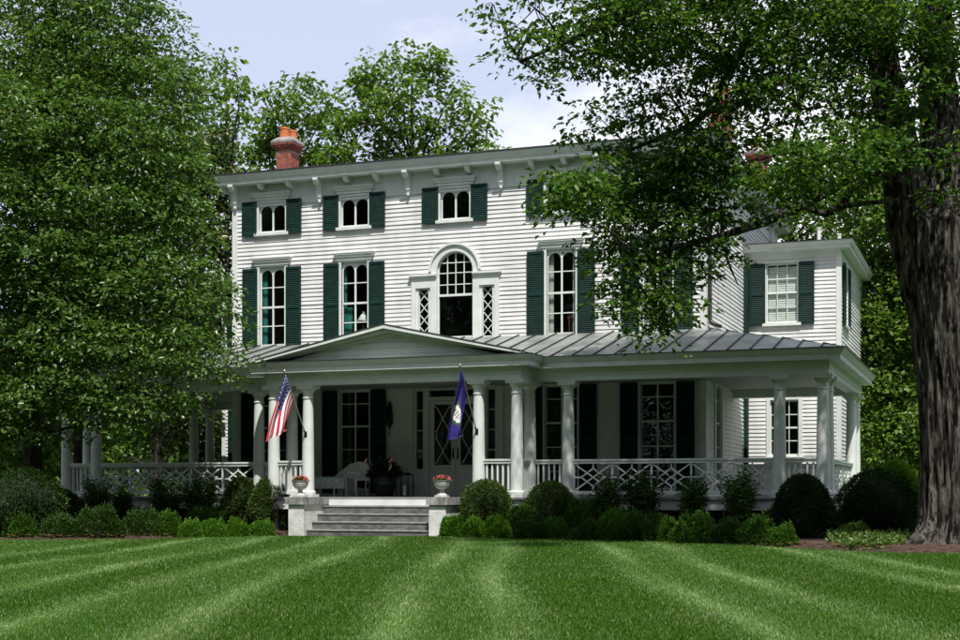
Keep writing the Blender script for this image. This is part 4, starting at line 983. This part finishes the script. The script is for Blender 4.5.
MB_ = [  # foliage masses: px, py, rx, ry, depth offset, depth radius, density
 (492,3,24,9,-1.9,.9,.7),(535,8,34,16,-1.8,1.1,.9),(522,52,24,22,-1.9,.9,.9),(560,38,34,26,-1.7,1.2,1.0),(600,22,40,30,-1.4,1.5,1.2),(553,78,20,12,-1.9,.7,.55),(590,66,26,18,-1.6,.9,.8),
 (645,35,44,38,-1.0,1.7,1.3),(700,30,48,42,-.4,1.8,1.3),(755,40,48,45,.1,1.8,1.2),(810,50,45,45,.4,1.8,1.1),(855,55,30,45,.2,1.5,1.0),
 (590,112,22,20,1.0,.8,.5),(625,100,32,28,.9,1.0,.7),(665,92,34,32,.8,1.2,.9),(585,150,22,20,1.2,.8,.6),(620,145,34,24,1.0,1.0,.8),(665,140,34,26,.9,1.2,1.0),
 (705,95,36,36,.6,1.3,1.0),(745,105,34,32,.4,1.2,.75),(790,110,34,34,.1,1.3,.75),(835,105,30,30,-.2,1.2,.9),
 (570,188,32,24,-3.0,1.0,2.2),(598,176,26,20,-2.8,.9,1.4),(552,178,14,12,-3.0,.5,1.2),(590,205,24,14,-2.8,.8,1.2),(612,190,38,28,.9,1.2,1.3),(655,185,40,32,.8,1.3,1.3),(700,160,38,34,.6,1.3,1.2),(735,165,30,26,.3,1.1,.9),
 (775,172,32,24,-2.4,1.0,1.1),(808,160,36,28,-2.6,1.1,1.2),(845,150,32,28,-2.6,1.1,1.1),
 (612,232,30,32,.8,1.0,1.1),(650,232,38,36,.6,1.2,1.3),(690,215,36,34,.5,1.2,1.2),(725,208,26,22,.2,.9,.9),(762,205,26,18,-.1,.8,.7),
 (622,270,30,30,.6,.9,1.2),(660,275,34,34,.4,1.0,1.2),(692,262,24,28,.3,.9,1.0),(612,300,20,22,.4,.8,.9),(640,306,26,26,.2,.9,1.1),(672,306,24,28,.1,.9,1.1),(652,338,14,10,.0,.5,.6),
 (735,262,14,16,.2,.5,.5),(718,245,16,12,.1,.6,.5),
 (815,195,24,16,-.7,.8,.7),(870,175,22,20,-1.3,.8,.8),(880,130,30,20,-1.4,.9,.9),(915,150,28,14,-1.8,.8,.7),(945,150,24,16,-1.9,.8,.8),(905,110,26,16,-1.6,.8,.6),(925,60,30,30,-1.2,1.2,.6),(950,30,30,30,-1.0,1.2,.8),(890,20,30,24,-1.0,1.2,.7),(940,190,18,10,-1.9,.6,.6),(905,20,34,24,-1.6,1.2,.9),(915,85,22,14,-1.8,.8,.8),(955,60,20,20,-1.9,.8,.7),(865,95,22,24,-1.5,1.0,1.0),(898,140,22,10,-1.9,.6,.8),(950,15,34,26,-1.6,1.2,1.0),(860,15,34,28,-1.4,1.2,1.0),(720,140,36,24,-.6,1.0,1.0),(735,110,26,26,-.7,1.0,1.0),(775,75,36,34,-.9,1.2,.9),
 (560,-45,60,40,-1.6,1.6,.7),(650,-50,70,50,-1.0,2.4,.9),(750,-50,70,50,-.3,2.6,.9),(850,-50,70,50,.2,2.6,.8),(940,-50,70,60,.4,2.6,.7),(1010,40,50,60,.2,2.2,.7),(1010,150,40,40,-.5,1.6,.5),
 (650,-130,80,60,.6,2.6,.7),(760,-140,90,60,.6,3,.7),(870,-150,90,60,.6,3,.7),(980,-130,80,70,.6,3,.7),(720,-40,70,50,2.6,1.6,.7),(820,20,60,50,2.8,1.5,.7),(640,20,50,40,2.2,1.4,.7),
 (760,-230,110,60,.4,3.4,.6),(890,-240,110,70,.4,3.4,.6)]
blobs = [(*px_blob(b_[0], b_[1], b_[2], b_[3], ZT+b_[4], b_[5]), b_[6]*(.62 if 55 < b_[1] < 150 and b_[0] < 840 else (.62 if b_[1] > 225 and b_[0] < 745 else (.7 if b_[0] < 600 else 1)))) for b_ in MB_]
tree('maple_tree', 'huge old maple with furrowed forked trunk beside the porch corner', 'tree', (TB.x, TB.y, 0), [Vector(p) for p in trunk_line] + [tp(902,160,.1), tp(888,90), tp(878,10,-.1), tp(866,-90,-.3), tp(850,-220,-.6), tp(943,150,.4), tp(938,80,.5), tp(934,0,.6), tp(938,-110,.8)],
     trunk_rad + [.43,.34,.29,.24,.16,.46,.38,.33,.26], blobs, 'leaf_maple', .125, 3.1, per=34, spread=.46, barkm='bark_old', limbs=limbs, trunk_mesh=trunk_build(), twigs=6, limb_r=.05)

# --- the leafy tree in front of the porch's far end
ZL = 35.5
def lp(px, py, dz=0): return at(px, py, ZL+dz)
LB = lp(33, 535); LB.z = 0
LBL = [(20,60,70,60,0,2.2,1),(90,50,55,50,0,2,1),(150,80,45,50,.2,1.8,.9),(185,105,24,34,.4,1.2,.7),(190,70,16,20,.6,1,.5),(150,30,30,32,.4,1.4,.7),(60,-10,70,50,.3,2.2,1),(130,-15,34,34,.5,1.5,.7),
 (0,130,70,60,-.4,2.2,1.1),(80,130,60,50,-.6,2.2,1.2),(150,150,50,45,-.5,2,1.2),(182,168,26,32,-.2,1.4,1.0),
 (20,200,60,50,-.8,2.2,1.2),(95,200,60,46,-1,2.2,1.2),(155,215,42,40,-.9,2,1.2),(192,225,22,32,-.6,1.2,.9),
 (0,270,60,48,-1,2.2,1.2),(70,265,56,44,-1.3,2.2,1.2),(135,275,50,40,-1.3,2,1.2),(185,285,36,34,-1.2,1.6,1.1),(214,312,24,22,-1.2,1.0,.8),(214,290,10,18,-1,.6,.5),
 (10,335,55,42,-1.2,2,1.2),(75,330,52,40,-1.6,2,1.2),(130,345,46,34,-1.7,1.8,1.1),(180,345,38,28,-1.6,1.5,1.0),(220,350,28,14,-1.5,1.0,.7),(205,372,30,14,-1.6,1.0,.6),
 (15,390,50,28,-1.4,1.8,1.1),(65,390,46,28,-1.8,1.8,1.1),(115,395,40,24,-1.9,1.6,1.0),(155,398,36,20,-1.8,1.3,.9),(190,395,24,10,-1.7,.8,.5),(100,424,30,8,-1.8,.9,.5),(45,428,34,10,-1.8,1.1,.6),
 (-60,100,60,70,0,2.4,.7),(-70,220,60,70,-.5,2.4,.7),(-60,330,60,60,-.6,2.2,.7),(30,-90,90,60,.2,2.6,.6),(60,180,70,70,1.6,1.8,.5),(120,280,60,50,1.4,1.5,.5),(50,330,60,50,1.6,1.6,.5),
 (-30,110,60,50,-3.5,2.2,.7),(-40,200,60,50,-3.5,2.2,.7),(-90,260,60,60,-3,2.4,.7)]
blobs = [(*px_blob(b_[0], b_[1], b_[2], b_[3], ZL+b_[4], b_[5]), b_[6]) for b_ in LBL]
tree('leafy_tree', 'broad leafy green tree standing in front of the far end of the porch', 'tree', (LB.x, LB.y, 0), [LB, lp(33,440), lp(36,360), lp(42,280), lp(46,200), lp(50,110), lp(54,20), lp(55,-60)], [.26,.22,.21,.19,.17,.13,.09,.05], blobs, 'leaf_left', .125, 3.5, per=38, spread=.52, limb_r=.055,
     limbs=[([lp(40,300), lp(80,290,-.6), lp(130,300,-1), lp(190,320,-1.2)], [.1,.08,.06,.03]), ([lp(36,370), lp(70,385,-.8), lp(120,390,-1.4), lp(170,385,-1.6)], [.09,.07,.05,.025]), ([lp(46,200), lp(90,170,-.2), lp(150,140,-.2), lp(190,110,.2)], [.1,.08,.06,.03]), ([lp(48,150), lp(90,90), lp(140,50,.3), lp(190,80,.5)], [.08,.07,.05,.03])])

# --- trees behind the house and beside it
def bg_tree(name, label, Z, trunk_px, top_px, blobs_px, leafm, size, tau=1.0, r0=.22, group='trees behind the house', per=36, spread=.52, extra=()):
    b0 = at(trunk_px, 540, Z); b0.z = 0; t = at(top_px[0], top_px[1], Z); mid = b0.lerp(t, .5) + Vector((random.uniform(-.3, .3), 0, 0))
    bl2 = [(*px_blob(q[0], q[1], q[2], q[3], Z + (q[4] if len(q) > 4 else random.uniform(-1.5, 1.5)), max(q[2], q[3])*.8*Z/F), q[5] if len(q) > 5 else 1) for q in blobs_px]
    return tree(name, label, 'tree', tuple(b0), [b0, b0.lerp(mid, .5), mid, mid.lerp(t, .5), t], [r0, r0*.85, r0*.7, r0*.45, r0*.12], bl2, leafm, size, tau*2.5, per=per, spread=spread, group=group, limb_r=r0*.3, limbs=extra, twigs=4, flat=.8)
bg_tree('poplar_tree', 'tall airy tree with open crown behind the roof ridge next to the tall chimney pots', 58, 405, (412, 60),
        [(412,62,28,18),(385,75,30,22),(440,72,24,22),(358,92,22,20),(400,100,40,22),(445,105,34,24),(370,125,34,22),(412,135,40,20),(455,140,34,20),(340,140,24,22),(480,125,16,26),(488,150,14,16),(350,165,30,14),(390,160,30,14),(430,165,36,12),(470,165,26,14),(400,200,60,20),(455,190,50,20),(340,190,40,20)], 'leaf_back', .26, 1.0, .24)
bg_tree('poplar_tree', 'shorter rounded tree behind the brick chimney', 60, 268, (295, 95),
        [(300,92,26,16),(272,105,24,20),(320,112,20,18),(300,120,30,18),(258,130,22,20),(285,145,34,18),(325,145,22,18),(250,160,24,18),(300,168,40,14),(262,185,30,16),(318,185,30,16),(330,100,12,12)], 'leaf_back', .26, 1.0, .2)
bg_tree('poplar_tree', 'slender pale tree between the leafy crown and the brick chimney', 55, 222, (226, 62),
        [(222,60,20,16),(236,72,14,16),(210,80,18,18),(240,95,14,16),(222,105,22,18),(205,120,20,18),(238,128,14,16),(218,145,20,16),(236,165,18,18),(205,165,18,18)], 'leaf_back', .24, .85, .16)
bg_tree('magnolia_tree', 'brownish green magnolia against the far corner of the house', 50, 205, (205, 140),
        [(205,150,26,22,0),(190,175,30,24,0),(222,180,18,24,0),(205,205,32,26,0),(225,215,12,28,0),(195,240,34,28,0),(222,255,16,28,0),(200,285,34,28,0),(225,300,14,26,0),(200,330,36,26,0),(205,375,36,30,0),(190,420,40,30,0)], 'leaf_magnolia', .24, 1.4, .22, group='trees beside the house')
bg_tree('woodland_tree', 'bright green tree between the wing and the old maple trunk', 50, 925, (885, 130),
        [(868,395,26,28),(895,365,30,26),(862,355,16,26),(885,320,36,26),(862,265,22,24),(905,225,30,26),(905,430,30,26),(870,150,34,30),(900,170,30,30),(860,200,30,30),(895,215,34,30),(875,250,34,30),(905,260,30,30),(885,295,36,30),(870,330,24,30),(900,340,34,34),(880,385,34,30),(905,395,30,34),(880,430,36,28),(850,440,14,30),(930,300,40,60),(930,430,40,60),(960,200,50,60),(865,300,16,30)], 'leaf_back', .21, 2.1, .10, group='trees beside the house')
bg_tree('woodland_tree', 'leafy tree rising behind the roof of the side wing', 58, 790, (790, 150),
        [(790,170,40,30),(760,190,30,24),(825,180,34,30),(800,215,44,22),(840,215,28,24),(770,220,30,18),(845,240,20,16),(820,240,30,12),(720,190,30,24)], 'leaf_wood', .26, 1.1, .2)
bg_tree('woodland_tree', 'tree seen between the far porch columns', 56, 154, (150, 330),
        [(150,360,50,34),(110,385,44,30),(200,390,44,30),(90,420,40,26),(215,430,34,26),(180,445,30,22),(60,400,40,34),(130,455,40,16),(225,400,24,30),(205,460,40,14)], 'leaf_wood', .26, .95, .28, group='trees beside the house')
bg_tree('woodland_tree', 'tall dark tree right behind the broad leafy tree', 46, 80, (80, 40),
        [(60,60,60,50),(130,70,40,40),(20,130,60,50),(100,140,60,50),(165,140,26,40),(40,210,60,50),(120,215,55,50),(170,235,24,40),(20,290,60,50),(100,300,60,50),(165,310,30,40),(60,350,70,40),(140,370,50,30)], 'leaf_wood', .34, 1.3, .26, group='trees beside the house', spread=.8)
bg_tree('woodland_tree', 'tree at the picture edge behind the dark hedge', 52, 20, (20, 330),
        [(10,370,50,40),(50,400,44,34),(0,425,50,30),(60,440,34,20),(20,455,50,16),(-60,400,60,50),(-40,440,60,30)], 'leaf_wood', .26, 1.2, .24, group='trees beside the house')
# far wood: one mass that closes the view behind the house
n = 56000; xx = R.uniform(-95, 62, n); yy = 76 + R.uniform(0, 16, n) + .0015*(xx+15)**2; hgt = 11 + 3.2*np.sin(xx*.21) + 2.2*np.sin(xx*.53+1)
zz = R.uniform(0, 1, n)**.8*hgt
tag(leaf_obj('woodland', np.stack([xx, yy, zz], 1), unit(n), .95, 'leaf_wood'), 'distant leafy woodland behind the house', 'woodland', kind='stuff')

n = 26000; an = R.uniform(rad(168), rad(372), n); rr = 50 + R.uniform(0, 12, n); hh = 22 + 4*np.sin(an*9) + 3*np.sin(an*21+1)  # ring of trees out of view, added and sized to block low sky light
tag(leaf_obj('woodland', np.stack([-12 + rr*np.cos(an), 34 + rr*np.sin(an)*1.0, R.uniform(0, 1, n)**.85*hh], 1), unit(n), 1.9, 'leaf_wood'), 'unseen wood across the front lawn, added to keep low sky light off the porch', 'woodland', kind='stuff')

# --- shrubs in the beds
def shrub(name, label, px, base_y, w, top_y, form, leafm, size, tau=3.2, group='shrubs along the porch', dens=1.0, z0=None):
    """px/base_y: ground contact in the photograph's frame; w: width in px; top_y: top row"""
    u_ = (px-480)/F; lim = (32.95 if not 425 < px < 530 else 32.15) / (CC + u_*SS); base_y = max(base_y, YH + CZ*F/lim)
    g = ground_at(px, base_y); Z = CZ*F/(base_y-YH); rx = w/2*Z/F; h = CZ + (YH-top_y)*Z/F
    root = empty(name, (g.x, g.y, 0)); tag(root, label, 'shrub', group)
    core = MB(); seg, rings = 18, 10
    shape = {'ball': lambda t: math.sqrt(max(0, 1-(2*t-1)**2)) if t > .5 else (.72+.28*math.sin(t*math.pi)), 'cone': lambda t: (1-t)**.62*1.02 if t > .18 else .80+t, 'egg': lambda t: math.sqrt(max(0, 1-(1.55*t-.55)**2)) if t > .35 else .82+.5*t,
             'mound': lambda t: math.sqrt(max(0, 1-t*t)), 'loose': lambda t: .35+.75*math.sin(math.pi*min(1, t*.9+.08))}[form]
    lump = [(random.uniform(0, 6.28), random.uniform(0, 6.28), random.uniform(2, 5)) for _ in range(4)]
    def surf(t, a, k=1.0):
        r = rx*shape(t)*(1 + .07*sum(math.sin(a*round(q[2])+q[0])*math.sin(t*q[2]*1.7+q[1]) for q in lump))
        return (math.cos(a)*r*k, math.sin(a)*r*k, h*t)
    if form == 'mound':
        # several overlapping domes of different height, ragged at the surface
        Ps, Ds = [], []; vs_ = MB()
        k_ = 1.25 if name in ('azalea', 'juniper') else 1.0; lobes = [(0, 0, rx*.66, h*.96)] + [(math.cos(a)*rx*k_*random.uniform(.35, .75), math.sin(a)*rx*random.uniform(.3, .6), rx*random.uniform(.30, .55), h*random.uniform(.5, 1.05)) for a in [random.uniform(0, 6.28) for _ in range(8)]]
        for cx, cy, r_, hh_ in lobes:
            vs2 = []
            for j in range(7):
                t = j/6*.97
                for i in range(12): a = 2*math.pi*i/12; q = r_*.8*math.sqrt(1-t*t); vs2.append((cx + math.cos(a)*q, cy + math.sin(a)*q, hh_*.84*t))
            vs_.add(vs2, [(j*12+i, j*12+(i+1) % 12, (j+1)*12+(i+1) % 12, (j+1)*12+i) for j in range(6) for i in range(12)] + [tuple(range(72, 84))])
            n = int(math.pi*r_*hh_*tau*1.1/(size*size*.25)); d = unit(n); d[:, 2] = abs(d[:, 2])
            jit = 1 + R.normal(-.02, .09, (n, 1)); P = d*np.array([r_, r_, hh_])*jit + [cx, cy, 0]; P[:, 2] = np.maximum(P[:, 2], .01)
            Ps.append(P); Ds.append(d + np.array([0, 0, .8]) + R.normal(0, .5, (n, 3)))
        vs_.build('dark_core', 'leaf_core', root, smooth=True)  # dark solid domes added under the leaves to stop see-through
        P = np.concatenate(Ps); leaf_obj('foliage', P, np.concatenate(Ds), size, leafm, root, .48)
    elif form != 'loose':
        vs = []
        for j in range(rings+1):
            for i in range(seg): x, y, z = surf(min(.995, j/rings), 2*math.pi*i/seg, .86); vs.append((x, y, z*.93))
        core.add(vs, [(j*seg+i, j*seg+(i+1) % seg, (j+1)*seg+(i+1) % seg, (j+1)*seg+i) for j in range(rings) for i in range(seg)] + [tuple(range(rings*seg, (rings+1)*seg))])
        core.build('dark_core', 'leaf_core', root, smooth=True)  # dark solid filler added inside the foliage, blocks the view through it
        area = 2*math.pi*rx*h*.5; n = int(area*tau*dens/(size*size*.25)); n = min(n, 16000)
        tt = R.uniform(0, 1, n)**(1.0 if form != 'cone' else 1.3); aa = R.uniform(0, 2*math.pi, n); P = np.array([surf(t, a, 1) for t, a in zip(tt, aa)])
        inn = 1 + R.normal(-.035, .055, n); P[:, :2] *= inn[:, None]; P[:, 2] *= (1 - abs(R.normal(0, .025, n)))
        out = P.copy(); out[:, 2] = (P[:, 2]/h - .35)*rx*1.6; out /= (np.linalg.norm(out, axis=1, keepdims=True)+1e-6)
        if form == 'mound': out += [0, 0, .7]
        D = out + R.normal(0, .55, (n, 3)); leaf_obj('foliage', P + out*R.normal(0, .012, (n, 1)), D, size, leafm, root, .55)
    else:
        mb = MB(); Ps, Ds = [], []; ns = int(20*dens + 4)
        for k in range(ns):
            a = random.uniform(0, 6.28); q = random.uniform(.15, 1); top = Vector((math.cos(a)*rx*q, math.sin(a)*rx*q*.8, h*random.uniform(.55, 1.0) if k else h))
            pts = limb_mesh(mb, (math.cos(a)*.05, math.sin(a)*.05, 0), top, .012, .004, 5, 4, .08)
            m_ = int(110*h*dens+50); t = R.uniform(.22, 1, m_); base = np.array([np.array(pts[0]) + (np.array(pts[-1])-np.array(pts[0]))*v for v in t])
            base += R.normal(0, .075, (m_, 3)); Ps.append(base); Ds.append(np.stack([R.normal(0, 1, m_), R.normal(0, 1, m_), R.normal(.45, .5, m_)], 1))
        mb.build('stems', 'twig', root); leaf_obj('foliage', np.concatenate(Ps), np.concatenate(Ds), size, leafm, root, .42)
    return root
mat('leaf_core', (.010, .020, .008), .95, .3, 10)  # near-black green of the added shrub filler, darker than the leaves
S = [ # name, label, px, base, width, top, form, leaf, size
 ('boxwood', 'large dark rounded boxwood at the picture edge', 22, 538, 84, 468, 'ball', 'leaf_box', .050),
 ('boxwood', 'low dark brownish boxwood mound before the outermost porch column', 58, 534, 48, 489, 'ball', 'leaf_box', .050),
 ('evergreen_shrub', 'upright glossy shrub before the first pair of far porch columns', 98, 524, 38, 478, 'loose', 'leaf_loose', .085),
 ('evergreen_shrub', 'thin small glossy shrub before the far lattice railing', 122, 525, 18, 487, 'loose', 'leaf_loose', .080),
 ('evergreen_shrub', 'loose glossy shrub before the middle of the far lattice railing', 166, 526, 36, 478, 'loose', 'leaf_loose', .085),
 ('evergreen_shrub', 'dense glossy shrub beside the egg shaped boxwoods', 200, 527, 36, 477, 'loose', 'leaf_loose', .085),
 ('boxwood', 'narrower of the two egg shaped boxwoods beside the steps', 241, 531, 37, 477, 'egg', 'leaf_boxlight', .045),
 ('boxwood', 'wider egg shaped boxwood touching the step wall', 270, 533.5, 37, 476, 'egg', 'leaf_boxlight', .045),
 ('azalea', 'bright low azalea nearest the picture edge', 16, 539, 34, 511, 'mound', 'leaf_azalea', .06),
 ('juniper', 'dark low bush before the outermost porch column', 62, 539, 44, 516, 'mound', 'leaf_box', .06),
 ('juniper', 'dark spreading bush before the first column pair', 100, 539, 44, 509, 'mound', 'leaf_box', .06),
 ('juniper', 'dark spreading bush beneath the small thin shrub', 138, 538, 44, 512, 'mound', 'leaf_box', .06),
 ('azalea', 'soft green bush behind the bright edging mounds', 215, 533, 56, 509, 'mound', 'leaf_azalea', .06),
 ('azalea', 'darker mound at the end of the bright edging row', 166, 538, 36, 513, 'mound', 'leaf_azalea', .055),
 ('edging_boxwood', 'bright low mound farthest from the steps in the far edging row', 190, 538.5, 27, 522, 'mound', 'leaf_lime', .05),
 ('edging_boxwood', 'bright low mound second in the far edging row', 213, 538, 26, 521, 'mound', 'leaf_lime', .05),
 ('edging_boxwood', 'bright low mound before the narrower egg boxwood', 237, 537.5, 26, 520, 'mound', 'leaf_lime', .05),
 ('edging_boxwood', 'bright low mound nearest the steps on the striped flag side', 261, 536.5, 25, 522, 'mound', 'leaf_lime', .05),
 ('boxwood', 'round clipped boxwood ball just beside the steps under the blue flag', 486, 533, 50, 480, 'ball', 'leaf_boxlight', .045),
 ('boxwood', 'round clipped boxwood ball before the lone porch column', 551, 534, 48, 482, 'ball', 'leaf_boxlight', .045),
 ('edging_boxwood', 'bright low mound against the step wall under the blue flag', 452, 538, 23, 518, 'mound', 'leaf_lime', .05),
 ('edging_boxwood', 'bright low mound in the middle before the boxwood ball by the steps', 473, 538.5, 24, 519, 'mound', 'leaf_lime', .05),
 ('edging_boxwood', 'largest bright low mound before the boxwood ball by the steps', 498, 539, 28, 518, 'mound', 'leaf_lime', .05),
 ('azalea', 'soft mound filling the gap between the two boxwood balls', 518, 537, 34, 508, 'mound', 'leaf_azalea', .06),
 ('azalea', 'dull low mound before the gap between the two boxwood balls', 530, 540, 26, 522, 'mound', 'leaf_box', .055),
 ('edging_boxwood', 'bright low mound before the boxwood ball at the lone column', 555, 540, 28, 520, 'mound', 'leaf_azalea', .05),
 ('azalea', 'bushy green shrub touching the boxwood ball at the lone column', 578, 537, 40, 503, 'mound', 'leaf_azalea', .065),
 ('azalea', 'dull dark mound between the lone column and the loose shrub', 588, 541, 30, 521, 'mound', 'leaf_box', .055),
 ('evergreen_shrub', 'sparse glossy shrub at the start of the near lattice railing', 607, 531, 32, 478, 'loose', 'leaf_loose', .085),
 ('evergreen_shrub', 'dense dark shrub against the near lattice railing', 644, 533, 46, 474, 'loose', 'leaf_box', .085),
 ('evergreen_shrub', 'thin loose shrub before the middle of the near lattice railing', 690, 533, 30, 479, 'loose', 'leaf_loose', .085),
 ('evergreen_shrub', 'wide leafy shrub at the end of the near lattice railing', 738, 536, 50, 471, 'loose', 'leaf_loose', .085),
 ('boxwood', 'dark tapering boxwood before the corner columns', 803, 541, 60, 475, 'egg', 'leaf_dark', .05),
 ('boxwood', 'huge dark rounded boxwood beside the old maple trunk', 881, 538, 82, 469, 'ball', 'leaf_dark', .05),
 ('azalea', 'low green bush under the sparse glossy shrub', 616, 541, 44, 511, 'mound', 'leaf_azalea', .06),
 ('azalea', 'low dark bush under the dense dark shrub', 652, 542, 40, 516, 'mound', 'leaf_box', .06),
 ('edging_boxwood', 'small bright mound between the dense shrub and the thin shrub', 671, 543, 28, 521, 'mound', 'leaf_azalea', .05),
 ('azalea', 'low green bush under the thin loose shrub', 700, 544, 42, 516, 'mound', 'leaf_azalea', .06),
 ('azalea', 'low dark bush before the wide leafy shrub', 728, 545, 36, 520, 'mound', 'leaf_box', .06),
 ('azalea', 'light green bush between the wide leafy shrub and the dark tapering boxwood', 755, 546, 36, 519, 'mound', 'leaf_azalea', .06),
 ('edging_boxwood', 'bright mound at the foot of the dark tapering boxwood', 784, 547.5, 30, 526, 'mound', 'leaf_azalea', .05),
 ('azalea', 'small pale bush at the foot of the huge dark boxwood', 853, 543, 30, 525, 'mound', 'leaf_cover', .06),
]
for a in S: shrub(*a)
g = at(897, 492, 38); root = shrub('boxwood', 'bright green rounded bush behind the huge dark boxwood', 896, 532, 46, 461, 'ball', 'leaf_lime', .06)
# pale ground cover before the huge boxwood
n = 9000; gx = R.uniform(828, 912, n); gyp = R.uniform(533, 552, n); keep = ((gx-868)/44)**2 + ((gyp-543)/9.5)**2 < 1; gx, gyp = gx[keep], gyp[keep]
G3 = np.array([ground_at(a, b_) for a, b_ in zip(gx, gyp)]); G3[:, 2] = R.uniform(.02, .26, len(G3))*(.6+.4*np.sin(gx*.4)**2)
tag(leaf_obj('ground_cover', G3, unit(len(G3)) + [0, 0, .6], .085, 'leaf_cover'), 'pale leafy ground cover at the foot of the huge boxwood', 'ground cover', kind='stuff')
# mulch chips and fallen straw along the bed edge
mb = MB()
for e_ in (EDGE_L, EDGE_R):
    for a, b_ in zip(e_, e_[1:]):
        for k in range(int((b_-a).length*55)):
            t = random.random(); p = a.lerp(b_, t); q = random.random()**1.5*1.1; x, y = p.x + random.uniform(-.1, .1), p.y + .06 + q
            an, l, w = random.uniform(0, 3.14), random.uniform(.03, .08), random.uniform(.008, .02); c, s_ = math.cos(an), math.sin(an); z = .03 + min(.07, .35*q) + random.uniform(0, .02)
            mb.add([(x-c*l-s_*w, y-s_*l+c*w, z), (x-c*l+s_*w, y-s_*l-c*w, z+.006), (x+c*l+s_*w, y+s_*l-c*w, z+.012), (x+c*l-s_*w, y+s_*l+c*w, z+.004)], [(0,1,2,3)])
tag(mb.build('mulch_chips', 'chip'), 'reddish bark chips scattered along the bed edge', 'mulch', kind='stuff')

# --- mown grass: real blades, leaning with the mower's passes
def grass():
    n = 820000; c, s_ = CC, SS
    u = R.uniform(0, 1, n); z0_, z1_ = 8.6, 34.0; Z = (z0_**.55 + u*(z1_**.55 - z0_**.55))**(1/.55)
    lat = R.uniform(-.46, .46, n)*Z*1.02
    X = -s_*Z + c*lat; Y = c*Z + s_*lat
    # leave the beds, steps and house clear
    ex = np.array([p.x for p in EDGE_L] + [-16.62, -12.28] + [p.x for p in EDGE_R]); ey = np.array([p.y for p in EDGE_L] + [YW+yF-.02, YW+yF-.02] + [p.y for p in EDGE_R])
    o = np.argsort(ex); lim = np.interp(X, ex[o], ey[o]); keep = Y < lim + R.normal(0, .03, n) - .02
    X, Y, Z, lat = X[keep], Y[keep], Z[keep], lat[keep]; n = len(X)
    # mower lines run almost along the line of sight; light lines where the blades lie over, away from the viewer
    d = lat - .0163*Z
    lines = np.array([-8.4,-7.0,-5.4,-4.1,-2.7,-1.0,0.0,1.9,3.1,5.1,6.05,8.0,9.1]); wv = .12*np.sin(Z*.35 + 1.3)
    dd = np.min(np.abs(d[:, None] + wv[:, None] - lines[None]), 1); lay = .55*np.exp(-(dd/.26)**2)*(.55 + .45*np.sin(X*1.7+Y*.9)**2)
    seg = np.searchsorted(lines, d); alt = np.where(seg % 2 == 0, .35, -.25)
    pt = .5 + .25*np.sin(X*1.9+1.1*np.sin(Y*1.3)) + .25*np.sin(Y*2.3+1.4*np.sin(X*.9+2))
    L = R.uniform(.026, .054, n)*(Z/12)**.2*(.8 + .4*pt); W = (.0016 + .00042*Z)*R.uniform(.7, 1.4, n)
    az = R.uniform(0, 2*np.pi, n); lean = .35 + .25*R.uniform(0, 1, n)
    dx = np.cos(az)*lean + (-s_)*(lay*1.5 + alt*.5); dy = np.sin(az)*lean + c*(lay*1.5 + alt*.5)
    D = np.stack([dx, dy, np.full(n, 1.0) - .45*lay], 1); D /= np.linalg.norm(D, axis=1, keepdims=True)
    sd = np.stack([np.full(n, c), np.full(n, s_), np.zeros(n)], 1) + R.normal(0, .5, (n, 3))*[1, 1, .2]; sd /= np.linalg.norm(sd, axis=1, keepdims=True)
    B = np.stack([X, Y, np.full(n, -.005)], 1)
    V = np.empty((n, 3, 3)); V[:, 0] = B - sd*W[:, None]; V[:, 1] = B + sd*W[:, None]; V[:, 2] = B + D*L[:, None]
    leaf_mat('grass_blade', [(.025, .085, .004), (.048, .130, .008), (.090, .175, .022)], .32, .010, .5)
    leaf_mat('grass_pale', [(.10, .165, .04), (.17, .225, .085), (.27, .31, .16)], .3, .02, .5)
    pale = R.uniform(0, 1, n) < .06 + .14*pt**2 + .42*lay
    for sel, nm, lb in ((~pale, 'grass_blade', 'short green mown grass of the front lawn'), (pale, 'grass_pale', 'pale turned grass blades along the mowing lines')):
        Vs = V[sel]; tag(link('grass', raw_mesh('grass', Vs.reshape(-1, 3), np.arange(len(Vs)*3), nm)), lb, 'grass', kind='stuff')
grass()
mat('dry_leaf', (.26, .17, .08), .8, .4, 9, col2=(.14, .10, .045))
n = 90; pts = np.array([np.array(ground_at(random.uniform(-20, 980), YH + 47 + 101*random.random()**1.3)) for _ in range(n)]); pts[:, 2] = R.uniform(.03, .05, n)
dd_ = unit(n); dd_[:, 2] *= .25
tag(leaf_obj('fallen_leaves', pts, dd_, .034, 'dry_leaf'), 'small dry leaves lying on the lawn', 'leaves', kind='stuff')
